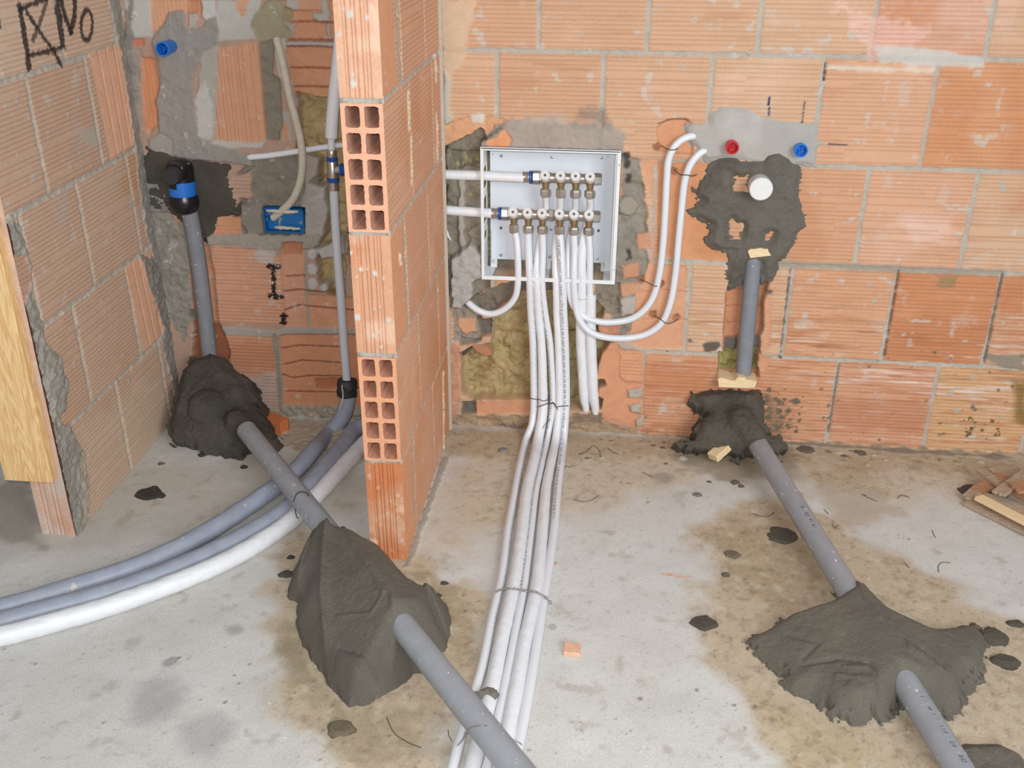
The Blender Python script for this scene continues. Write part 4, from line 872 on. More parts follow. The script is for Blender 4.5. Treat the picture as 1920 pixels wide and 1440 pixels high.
# mortar round the drain outlet, right
holes = [W(*crop(4.5, 1240, 160, q)) for q in ([(615, 775), (725, 772), (722, 890), (612, 895)], [(580, 1150), (600, 1135), (625, 1180), (685, 1170), (665, 1305), (570, 1300)], [(880, 1250), (940, 1240), (920, 1300), (880, 1310)])]
heap('mortar_patch', W(*crop(4.5, 1240, 160, [(400, 700), (440, 660), (480, 612), (600, 600), (700, 650), (850, 600), (880, 560), (1000, 545), (1100, 600), (1160, 680), (1185, 760), (1160, 850), (1170, 1000), (1225, 1130), (1215, 1200), (1150, 1250), (1120, 1350), (1060, 1440), (990, 1500), (960, 1640), (860, 1650), (840, 1500), (740, 1500), (720, 1600), (590, 1700), (540, 1600), (590, 1400), (480, 1390), (370, 1330), (420, 1180), (240, 1080), (300, 1000), (350, 960), (270, 910), (330, 840), (380, 790)])),
     hfun=lambda u, v, e: .014*sm(e, 0, .02)+.008*fbm(u*28, v*28, 4)*sm(e, 0, .015), col=(116, 111, 101), label='dark wet mortar patch round the white-capped drain outlet', holes=holes, amp=.013, nf=95, tint=((88, 82, 74), 14, 0, .6, .6), rough_n=.005, **WAL)
heap('mortar_patch', W(*crop(2.667, 1200, 0, [(243, 640), (270, 618), (345, 618), (352, 570), (400, 535), (470, 532), (540, 545), (620, 590), (740, 608), (885, 625), (888, 700), (925, 715), (890, 740), (882, 835), (800, 822), (760, 830), (600, 820), (480, 790), (400, 795), (330, 805), (298, 765), (250, 690)])),
     hfun=lambda u, v, e: .006*sm(e, 0, .012)+.004*fbm(u*20, v*20, 4)*sm(e, 0, .012), col=(172, 167, 160), label='light grey dried mortar patch holding the red and blue water outlets', amp=.004, mt=M_DRY, var=.06, tint=((190, 186, 180), 12, 0, .5, .5), rough_n=.0015, **WAL)
heap('mortar_patch', W(*crop(6, 240, 240, [(320, 140), (400, 130), (480, 170), (500, 330), (680, 350), (860, 350), (980, 390), (1130, 450), (1100, 560), (1180, 700), (1230, 860), (1200, 960), (1000, 1020), (960, 1200), (900, 1260), (820, 1130), (760, 950), (640, 1060), (560, 1010), (460, 930), (330, 930), (230, 980), (210, 700), (140, 400), (220, 250)])),
     hfun=lambda u, v, e: .004*sm(e, 0, .012)+.003*fbm(u*20, v*20, 4)*sm(e, 0, .012), col=(84, 79, 70), label='dark wet mortar patch round the black drain elbow on the left', amp=.014, nf=80, tint=((66, 62, 56), 10, 0, .5, .6), rough_n=.002, **WAL)
# small pats on the floor
rs = random.Random(2)
def pat(x, y, rx, ry, h, col, label, group=None, on=None):
    c = PF(x, y, 0); n = 14; poly = [(c[0]+rx*math.cos(t*6.2832/n)*rs.uniform(.8, 1.1), c[1]+ry*math.sin(t*6.2832/n)*rs.uniform(.8, 1.1)) for t in range(n)]
    return heap('mortar_splat', poly, hfun=lambda u, v, e: np.minimum(e*1.0, h)+h*.35*fbm(u*60, v*60, 3)*sm(e, 0, .01), col=col, label=label, amp=min(rx, ry)*.55, nf=min(220, .9/min(rx, ry)), group=group, rough_n=.0012, step=.0022, **FLO)
pat(285, 926, .042, .040, .007, (66, 62, 57), 'dark wet mortar splat alone on the floor near the left wall')
pat(1467, 1001, .042, .040, .004, (96, 88, 76), 'round flat dark mortar splat left of the right drain pipe')
pat(1826, 925, .040, .05, .004, (92, 84, 76), 'dark wet splat partly under the pile of wood offcuts')
pat(1318, 1171, .034, .030, .007, (92, 86, 76), 'crumbly dark mortar splat left of the spreading mound at lower right')
G = 'small mortar crumbs dropped on the floor'
for (x, y, r, h) in [(620+0, 1420-0, .0, 0)]: pass
for (x, y, r, c, lb) in [(538, 1077, .020, (88, 84, 76), 'dark mortar crumb left of the large mound, the farther of two'), (545, 1045, .011, (70, 66, 60), 'small dark mortar crumb nearest the top left of the large mound'),
                          (640, 1365, .030, (120, 108, 88), 'brownish mortar smear below the large left mound'), (833, 1094, .011, (84, 78, 70), 'small dark crumb right of the partition foot, the upper one'),
                          (822, 1117, .010, (84, 78, 70), 'small dark crumb right of the partition foot, the lower one'), (1307, 928, .014, (128, 120, 108), 'grey crumb on pale floor left of the right drain'),
                          (1378, 905, .014, (104, 98, 86), 'dark crumb pair just in front of the wooden wedge'), (1390, 912, .010, (104, 98, 86), 'little crumb touching the crumb pair in front of the wedge'),
                          (1330, 904, .008, (112, 104, 92), 'tiny crumb left of the crumbs before the wedge'), (1372, 1040, .022, (120, 106, 88), 'speckled crumb trail left of the right drain pipe'),
                          (1360, 1078, .012, (104, 96, 84), 'small dark crumb below the speckled trail'), (1512, 833+10, .026, (112, 100, 86), 'mortar lump at the wall foot right of the dark pile'),
                          (1613, 850, .018, (112, 104, 94), 'mortar lump at the wall foot farther right'), (458, 876, .012, (62, 58, 54), 'black crumb below the dome pile'),
                          (302, 870, .010, (104, 98, 92), 'small grey crumb on the floor between the dome pile and lone splat'), (377, 849+5, .012, (66, 62, 58), 'dark dribble at the front foot of the dome pile'),
                          (945, 845, .018, (140, 134, 124), 'grey mortar ball on the floor left of the white pipe bundle')]:
    pat(x, y, r, r*.8, .006, c, lb, G)
for (x, y, rx, ry, h, lb) in [(1860, 1195, .035, .03, .01, 'crumbly mortar rim lump right of the spreading mound, near the frame edge'), (1885, 1240, .03, .022, .008, 'crumbly mortar lump right of the spreading mound, nearer the viewer'), (1830, 1270, .02, .02, .006, 'small crumb touching the right side of the spreading mound'), (1480, 1230, .03, .02, .008, 'crumbs at the left tip of the spreading mound'), (1905, 1170, .02, .014, .006, 'crumb at the right frame edge beyond the spreading mound')]:
    pat(x, y, rx, ry, h, (94, 88, 76), lb)

# ================================================================== DRAIN PIPES
def simple(name, me, mt, label, cat, group=None):
    o = put(name, me, mt); return tag(o, label, cat, group)
def text_on(pts, r, ang, txt, size, parent, s0=.02, mt=None, name='printed_text', rep=1, step=.006, flip=False, lift=.0004, length=None):
    cu = bpy.data.curves.new('t', 'FONT'); cu.body = txt; cu.size = size; cu.space_character = 1.25; cu.resolution_u = 2
    ob = bpy.data.objects.new('t', cu); COL.objects.link(ob); dg = bpy.context.evaluated_depsgraph_get()
    me = bpy.data.meshes.new_from_object(ob.evaluated_get(dg)); bpy.data.objects.remove(ob)
    if not len(me.vertices): return
    V = np.zeros(len(me.vertices)*3, np.float32); me.vertices.foreach_get('co', V); V = V.reshape(-1, 3)
    C = spline(pts, .004); T, X, Y = sweep_frames(C); s = np.concatenate([[0], np.cumsum(np.linalg.norm(np.diff(C, axis=0), axis=1))])
    # angle measured from the camera-facing side
    out = np.zeros_like(V); S = s0+V[:, 0]; hgt = (V[:, 1]-size*.35)*(1 if not flip else -1)
    if flip: pass
    S = np.clip(S, 0, s[-1]-1e-4); i = np.clip(np.searchsorted(s, S)-1, 0, len(C)-2); t = ((S-s[i])/(s[i+1]-s[i]))[:, None]
    c = C[i]*(1-t)+C[i+1]*t; Tn = T[i]
    view = CAM-c; view -= Tn*np.sum(view*Tn, 1)[:, None]; view /= np.linalg.norm(view, axis=1)[:, None]
    side = np.cross(Tn, view)
    a = ang+hgt/r
    out = c+(r+lift)*(view*np.cos(a)[:, None]+side*np.sin(a)[:, None])
    me.vertices.foreach_set('co', out.astype(np.float32).ravel()); me.update()
    o = child(name, me, mt or M_INK, parent); return o
RD = .0262
def pipe_thing(name, pts, r, mt, label, cat='pipe', group=None, **k):
    return simple(name, tube_me(name, pts, r, **k), mt, label, cat, group)
dl = pipe_thing('drain_pipe', DL, RD, M_PVC, 'grey drain pipe from the left corner through the mound and over the white bundle', n=32)
dr = pipe_thing('drain_pipe', DR, .0258, M_PVC, 'grey drain pipe from the right wall foot through the spreading mound', n=32)
text_on([PF(1704, 1300, .045), PF(1812, 1470, .035)], .0258, -.75, '- 1 -  M 1 -  110 - 50 - BD   A1 - 3.0 -  S 16', .012, dr, .02)
text_on([DR[0]+(DR[2]-DR[0])*.30, DR[0]+(DR[2]-DR[0])*.5], .0258, -.5, '- 50 - BD  A1 M1', .011, dr, .0)
# vertical drains in the wall chases
vl = [PW(354, 392, -.018), PW(362, 430, -.010), PW(372, 490, -.004), PW(381, 560, -.004), PW(388, 620, -.004), PW(396, 700, -.01)]
vert_l = pipe_thing('drain_pipe', vl, .0215, M_PVCD, 'grey vertical drain pipe below the black elbow in the left chase', n=28)
vr = [PW(1416, 430, .012), PW(1413, 480, .010), PW(1405, 570, .008), PW(1397, 660, .006), PW(1392.5, 712, .004)]
vert_r = pipe_thing('drain_pipe', vr, .0212, M_PVCD, 'grey vertical drain pipe in the right brick chase between two wood strips', n=28)

# black elbow with blue tape
def build_elbow():
    b = PW(348, 345, -.012); e = empty('drain_elbow', tuple(b)); tag(e, 'black plastic drain elbow with a capped outlet and blue tape, low on the left', 'pipe fitting')
    p0 = PW(357, 395, -.02); p1 = PW(350, 355, -.02); p2 = PW(350, 322, -.018)
    ax = p2-p0
    body = lathe_me('body', [(.020, -.004), (.030, .002), (.0375, .016), (.0385, .030), (.036, .040), (.034, .046)], p0+np.array([-.010, -.010, 0]), ax, 32)
    child('lower_body', body, M_BLACK, e)
    q = p0+np.array([-.012, -.010, 0]); an = ax/np.linalg.norm(ax)
    up = lathe_me('u', [(.033, .045), (.033, .118), (.030, .130), (.018, .139), (0, .141)], q, ax, 32)
    child('upper_body', up, M_BLACK, e)
    child('tape', lathe_me('tape', [(.0350, .046), (.0352, .047), (.0352, .066), (.0350, .067)], q, ax, 32), M_TAPE, e)
    cc = q+an*.112
    child('outlet', lathe_me('outlet', [(.027, 0), (.027, .042), (.0255, .044)], cc, (0, -1, -.02), 32), M_BLACK, e)
    child('plug', lathe_me('plug', [(.0222, .04), (.0218, .064), (.020, .068), (.0, .068)], cc, (0, -1, -.02), 32), M_RUB, e)
    bm = bmesh.new(); me = lathe_me('tape_flap', [(.0353, .060), (.0353, .084)], q, ax, 32)
    bm.from_mesh(me)
    dele = [v for v in bm.verts if (v.co-Vector(q)).dot(Vector((.85, -.5, 0))) < .014]
    bmesh.ops.delete(bm, geom=dele, context='VERTS'); bm.to_mesh(me); bm.free()
    child('tape_flap', me, M_TAPE, e)
build_elbow()

# capped outlets
def outlet(px, L, r, mt, label, name='water_outlet', tilt=(0, -1, 0), base=0.004):
    c = PW(*px, 0); c = c+np.array([0, base, 0]); e = empty(name, tuple(c)); tag(e, label, 'pipe plug')
    child('plug_body', lathe_me('plug_body', [(r*.92, 0), (r*.92, L*.72), (r, L*.74), (r, L), (r*.80, L), (r*.78, L-.004), (r*.74, L*.45), (0, L*.45)], c, tilt, 24), mt, e)
    bm = bmesh.new(); a = Vector(c)+Vector(tilt).normalized()*(L*.6)
    for k in range(2): bm_box(bm, a+Vector((-r*.72, -L*.12, -.0012)), a+Vector((r*.72, L*.12, .0012)), Matrix.Rotation(.5+k*1.57, 3, 'Y'), a)
    child('cross_grip', bm_done(bm, 'cross_grip', False), mt, e)
    return e
outlet((322, 86), .062, .0175, M_BLUE, 'blue plastic plug of a water outlet high in the left alcove')
outlet((1371, 272), .034, .0165, M_RED, 'red plastic plug of the hot water outlet')
outlet((1499, 278), .030, .0165, M_BLUE, 'blue plastic plug of the cold water outlet, right of the red one')
c = PW(1423, 345, 0); e = empty('outlet_stopper', tuple(c)); tag(e, 'round white stopper over the drain outlet in dark mortar', 'stopper')
child('disc', lathe_me('disc', [(.0275, .01), (.0285, -.045), (.0285, -.048), (.0265, -.050), (0, -.0505)], c, (0, 1, 0), 36), M_CAPG, e)
bm = bmesh.new(); bm_box(bm, Vector(c)+Vector((-.024, -.0522, -.0010)), Vector(c)+Vector((.024, -.0502, .0010)), Matrix.Rotation(-.35, 3, 'Y'), Vector(c)+Vector((0, -.051, 0)))
child('ridge', bm_done(bm, 'r', False), M_CAPG, e)

# strips of wood in the chase
def strip(px, Y0, Y1, label):
    P = [PW(x, y, Y0) for x, y in px]; bm = bmesh.new(); n = len(P)
    a = [bm.verts.new(p) for p in P]; b = [bm.verts.new((p[0], Y1, p[2])) for p in P]
    bm.faces.new(a); bm.faces.new(list(reversed(b)))
    for i in range(n): bm.faces.new((a[i], b[i], b[(i+1) % n], a[(i+1) % n]))
    bmesh.ops.recalc_face_normals(bm, faces=bm.faces)
    return simple('wood_strip', bm_done(bm, 'wood_strip', False), M_CHIP, label, 'wood offcut')
strip(crop(4.8, 1300, 440, [(490, 150), (515, 130), (545, 132), (580, 126), (610, 122), (640, 132), (670, 130), (682, 160), (700, 188), (512, 210), (505, 190)]), -.018, .02, 'short pale wood strip across the top of the right vertical drain')
strip(crop(8, 1260, 700, [(690, 85), (720, 65), (770, 70), (830, 85), (890, 110), (940, 110), (990, 60), (1090, 60), (1110, 95), (1200, 105), (1275, 125), (1240, 215), (1110, 222), (705, 205)]), -.034, .02, 'wider pale wood strip at the foot of the right vertical drain')
# wedge poking out of the pile
def plank(name, A, B, w, t, mt, label, cat, roll=0, group=None, jag=0, seed=0):
    A = Vector(A); B = Vector(B); d = (B-A).normalized(); s = d.cross(Vector((0, 0, 1))).normalized(); u = s.cross(d).normalized()
    R = Matrix.Rotation(roll, 3, d); s = R @ s; u = R @ u
    bm = bmesh.new(); r_ = random.Random(seed); L = (B-A).length
    cs = []
    for q, (k0, k1) in enumerate(((0, 1), )):
        pass
    m_ = 5; e0 = [(-w/2+w*i/m_, r_.uniform(-jag, jag)) for i in range(m_+1)]; e1 = [(w/2-w*i/m_, L+r_.uniform(-jag, jag)) for i in range(m_+1)]
    ring = e0+e1
    a = [bm.verts.new(A+s*x+d*y+u*t/2) for x, y in ring]; b = [bm.verts.new(A+s*x+d*y-u*t/2) for x, y in ring]
    bm.faces.new(a); bm.faces.new(list(reversed(b))); n = len(a)
    for i in range(n): bm.faces.new((a[i], b[i], b[(i+1) % n], a[(i+1) % n]))
    bmesh.ops.recalc_face_normals(bm, faces=bm.faces)
    o = simple(name, bm_done(bm, name, False, .0006, 1), mt, label, cat, group); return o
plank('wood_wedge', PF(1336, 858, .022), PF(1372, 826, .05), .034, .020, M_CHIP, 'pale wooden wedge sticking out of the dark pile at the right wall foot', 'wood offcut', roll=-.15)
simple('brick_chip', box_me('brick_chip', [((PF(1056, 1231)[0], PF(1056, 1231)[1], 0), (PF(1086, 1231)[0]+.002, PF(1056, 1210)[1], .011))], .0015), mat('brick_chip', lin((220, 176, 148)), .85, noise=80, var=.15, bump=(200, .3, .001)), 'small square brick chip on the pale floor right of the white bundle', 'brick chip')
M_CHB = mat('brick_orange', lin((206, 120, 70)), .85, noise=60, var=.15, bump=(200, .3, .001))
a = PF(498, 790, .012); plank('brick_chip', PF(492, 786, .02), PF(532, 800, .02), .045, .035, M_CHB, 'orange brick fragment beside the dark dome pile', 'brick chip', jag=.004)
plank('brick_chip', PF(822, 1232, .006), PF(834, 1252, .006), .012, .009, M_CHB, 'small orange brick splinter at the lower right of the large mound', 'brick chip', jag=.002)
# pile of wood offcuts at the right edge
sh = [((1818, 938), (2010, 1030), .060, .006, 0), ((1822, 926), (1990, 985), .045, .015, 0), ((1812, 934), (1846, 905), .026, .014, 0), ((1834, 920), (1884, 893), .036, .023, 0), ((1838, 882), (1886, 916), .030, .030, 0), ((1868, 900), (1975, 962), .036, .032, 0), ((1834, 932), (2000, 1018), .030, .026, 0), ((1872, 926), (1948, 872), .034, .042, 0), ((1862, 888), (1912, 880), .05, .022, 0), ((1900, 915), (2000, 905), .045, .052, 0)]
lb = ['lowest dirty wood offcut of the pile, nearest the viewer', 'broad offcut second from the front of the wood pile', 'short offcut with jagged end over the dark splat', 'rounded offcut leaning at the left of the wood pile', 'narrow offcut in the middle of the wood pile', 'brown offcut at the back of the wood pile', 'long pale batten sloping to the right frame edge', 'offcut slanting over the brown ones at the right frame edge', 'wide flat offcut at the rear of the wood pile', 'topmost offcut touching the right frame edge']
for i, (p, q, w_, z_, _) in enumerate(sh):
    plank('wood_offcut', PF(*p, z_), PF(*q, z_+.004), w_, .008, (M_SHIM, M_SHIM, M_SHIM, M_SHIM2, M_SHIM, M_SHIM2, M_CHIP, M_SHIM, M_SHIM, M_SHIM2)[i], lb[i], 'wood offcut', roll=rs.uniform(-.12, .12), group='wood offcuts piled at the right edge', jag=.0025, seed=i)

# ================================================================== DOOR-JAMB BOARD on the left wall end
Yb = -.678
def quad_board(px, Y0, Y1):
    P = [PW(x, y, Y0) for x, y in px]; bm = bmesh.new(); a = [bm.verts.new(p) for p in P]; b = [bm.verts.new((p[0], Y1, p[2])) for p in P]; n = len(P)
    bm.faces.new(a); bm.faces.new(list(reversed(b)))
    for i in range(n): bm.faces.new((a[i], b[i], b[(i+1) % n], a[(i+1) % n]))
    bmesh.ops.recalc_face_normals(bm, faces=bm.faces); return bm_done(bm, 'board', False, .001, 1)
zb = PW(98, 906, Yb)
xr = zb[0]
simple('jamb_board', box_me('jamb_board', [((xr-.115, Yb, zb[2]), (xr, Yb+.024, 1.3))], .0012), M_WOOD, 'upright raw spruce door jamb board on the end of the left wall', 'board')

# ================================================================== LARGE FOAM-SLEEVED PIPES ON THE FLOOR, LEFT
def FP(z, *p): return [PF(x, y, z) for x, y in p]
r1 = .0232
p1 = FP(r1, (-150, 1172), (-60, 1156), (0, 1142), (133, 1103), (267, 1058), (367, 1010), (433, 970), (500, 925), (553, 884), (588, 845))+[PW(618, 812, -.075)+0, PW(640, 785, -.05), PW(651, 752, -.035), PW(650, 722, -.028)]
e1 = simple('sleeved_pipe', tube_me('s', p1, r1, 28, .006, wr=.0012, wf=40, seed=1), M_FOAM, 'grey foam-sleeved pipe curving over the floor, the one nearest the back wall', 'pipe')
p2 = FP(r1, (-150, 1198), (-60, 1180), (0, 1167), (67, 1149), (200, 1113), (333, 1065), (467, 1000), (533, 957), (598, 890), (645, 833), (676, 800))+[np.array([-.262, -.05, .05]), np.array([-.262, -.012, .12]), np.array([-.262, .0, .2])]
e2 = simple('sleeved_pipe', tube_me('s', p2, r1, 28, .006, wr=.0012, wf=40, seed=2), M_FOAM, 'grey foam-sleeved pipe on the floor between the other grey one and the white one', 'pipe')
p3 = FP(.0215, (-150, 1228), (-60, 1208), (0, 1194), (100, 1167), (200, 1138), (333, 1091), (433, 1047), (533, 986), (600, 922), (655, 862), (690, 825))+[np.array([-.30, -.02, .10]), np.array([-.30, .0, .2])]
e3 = simple('sleeved_pipe', tube_me('s', p3, .0215, 28, .006, wr=.0012, wf=45, seed=3), M_SLEEVE, 'white foam-sleeved pipe curving over the floor in front of the two grey ones', 'pipe')
# torn tape strip on the first
child('seam', tube_me('seam', [PW(641, 722, -.056), PW(643, 745, -.062), PW(636, 770, -.075)], .0022, 6, .004, wr=.0015, wf=200), M_COND, e1)
# white hidden riser to the lower supply
simple('supply_pipe', tube_me('s', [np.array([-.262, .0, .2]), np.array([-.262, .004, .4]), np.array([-.262, .012, .60]), np.array([-.255, .018, .625]), np.array([-.235, .02, .634]), PW(832, 393, .02), PW(880, 397, .02), PW(922, 400, .02)], .0128, 24), M_SLEEVE, 'lower white supply pipe entering the left side of the manifold box', 'pipe')

# riser, tee, insulated top
ry = -.012
riser = simple('riser_pipe', tube_me('r', [PW(651, 730, -.024), PW(649, 700, -.022), PW(645, 650, -.018), PW(639, 560, -.014), PW(632, 470, ry), PW(628, 400, ry), PW(625.5, 352, ry)], .0118, 24), M_RISER, 'pale grey riser pipe standing in the grey foam sleeve left of the partition', 'pipe')
child('rubber_collar', tube_me('c', [PW(650, 742, -.031), PW(651, 712, -.024)], [.026, .0285, .030, .026], 24, .004, wr=.005, wf=60), M_RUB, riser)
child('collar_wire', tube_me('c', [PW(633, 727, -.055), PW(645, 733, -.058), PW(655, 732, -.060), PW(665, 728, -.05), PW(672, 726, -.04)], .0014, 6, .003), M_WIRE, riser)
t0 = PW(621.5, 281, ry); t1 = PW(625.5, 356, ry); ax = t1-t0; TL = np.linalg.norm(ax)
def tseg(a, b): return a*TL, b*TL
te = empty('tee_fitting', tuple(t0)); tag(te, 'nickel press tee with three blue rings on the riser left of the partition', 'pipe fitting')
child('upper_collar', lathe_me('c', [(.0118, 0), (.0125, .001), (.0125, .2*TL), (.0118, .21*TL)], t0, ax, 24), M_NICK, te)
child('blue_ring', lathe_me('c', [(.0125, .17*TL), (.0152, .19*TL), (.0152, .20*TL), (.0130, .235*TL), (.0148, .265*TL), (.0125, .285*TL)], t0, ax, 24), M_BLUER, te)
child('tee_body', lathe_me('c', [(.0125, .26*TL), (.0145, .29*TL), (.0145, .68*TL), (.0125, .70*TL)], t0, ax, 24), M_NICK, te)
child('blue_ring', lathe_me('c', [(.0125, .68*TL), (.0165, .70*TL), (.0165, .72*TL), (.0142, .755*TL), (.0160, .79*TL), (.0125, .81*TL)], t0, ax, 24), M_BLUER, te)
child('lower_collar', lathe_me('c', [(.0128, .79*TL), (.0138, .80*TL), (.0138, .97*TL), (.0145, .975*TL), (.0145, 1.0*TL), (.0118, 1.01*TL)], t0, ax, 24), M_NICK, te)
tb = t0+ax*.48; tdir = PW(870, 327, .02)-tb; tdir /= np.linalg.norm(tdir)
child('branch', lathe_me('c', [(.012, 0), (.0125, .018), (.0125, .022)], tb, (1, 0, 0), 24), M_NICK, te)
child('blue_ring', lathe_me('c', [(.0125, .020), (.0165, .022), (.0165, .025), (.014, .028), (.0160, .032), (.0125, .034)], tb, (1, 0, 0), 24), M_BLUER, te)
simple('supply_pipe', tube_me('s', [tb+np.array([.034, 0, 0]), tb+np.array([.07, .004, 0]), tb+np.array([.15, .02, -.004]), PW(832, 327, .02), PW(900, 329, .02), PW(982, 333, .02)], .0128, 24), M_SLEEVE, 'upper white supply pipe running from the tee to the upper manifold row', 'pipe')
simple('riser_pipe', tube_me('s', [PW(621.5, 282, ry), PW(621.3, 262, ry), PW(621.3, 240, ry)], .0092, 20), M_WHITE, 'short bare white pipe between the tee and the sleeve above it', 'pipe')
simple('foam_sleeve', tube_me('s', [PW(621, 259, ry), PW(623, 225, ry), PW(628, 170, ry), PW(635, 110, ry), PW(641, 40, ry), PW(646, -40, ry)], .0160, 24, wr=.0006, wf=50), M_SLEEVE, 'white foam sleeve rising beside the partition above the tee', 'pipe')
simple('thin_pipe', tube_me('s', [PW(465, 295, .0), PW(500, 292, -.002), PW(555, 284, .002), PW(600, 277, .01), PW(650, 271, .018), PW(700, 268, .022)], .0078, 18), M_WHITE, 'thin white pipe crossing behind the beige conduit in the alcove', 'pipe')
cond = [PW(518, 70, -.004), PW(526, 100, -.006), PW(533, 130, -.012), PW(543, 180, -.016), PW(555, 225, -.022), PW(564, 265, -.026), PW(567, 305, -.024), PW(563, 340, -.016), PW(550, 372, -.010), PW(532, 392, .0), PW(512, 408, .018)]
simple('electrical_conduit', tube_me('s', cond, .0098, 20, .00125, corr=.0007), M_COND, 'beige corrugated electrical conduit hanging down into the blue box', 'conduit')
# blue junction box
def junction():
    a = PW(492, 388, -.004); b = PW(571, 441, -.004); x0_, x1_, z1_, z0_ = a[0], b[0], a[2]-.004, b[2]+.004; d = .040
    e = empty('junction_box', (x0_, -.004, z0_)); tag(e, 'blue plastic electrical wall box with dirty mortar in it', 'junction box')
    t = .0028; y = -.005
    child('frame', box_me('f', [((x0_, y, z0_), (x1_, y+d, z0_+t)), ((x0_, y, z1_-t), (x1_, y+d, z1_)), ((x0_, y, z0_), (x0_+t, y+d, z1_)), ((x1_-t, y, z0_), (x1_, y+d, z1_))]), M_JBOX, e)
    child('back', box_me('f', [((x0_, y+d*.62, z0_), (x1_, y+d*.62+t, z1_))]), M_JBOX, e)
    child('screw_post', box_me('f', [((x1_-.012, y+.004, z0_+t), (x1_-.004, y+d*.6, z0_+.014))]), M_JBOX, e)
    child('screw_post', box_me('f', [((x0_+.004, y+.004, z0_+.03), (x0_+.011, y+d*.6, z0_+.04))]), M_JBOX, e)
    child('mortar_dirt', tube_me('s', [(x0_+.008, y+.004, z1_-.006), ((x0_+x1_)/2, y+.002, z1_-.007), (x1_-.012, y+.004, z1_-.007)], [.003, .006, .005, .006, .003], 10, .003, wr=.002, wf=120), M_COND, e)
    child('mortar_dirt', tube_me('s', [(x0_+.02, y+.02, z0_+.009), ((x0_+x1_)/2+.01, y+.016, z0_+.009), (x1_-.012, y+.018, z0_+.008)], [.002, .006, .004, .005, .002], 10, .003, wr=.003, wf=140, seed=3), M_COND, e)
junction()

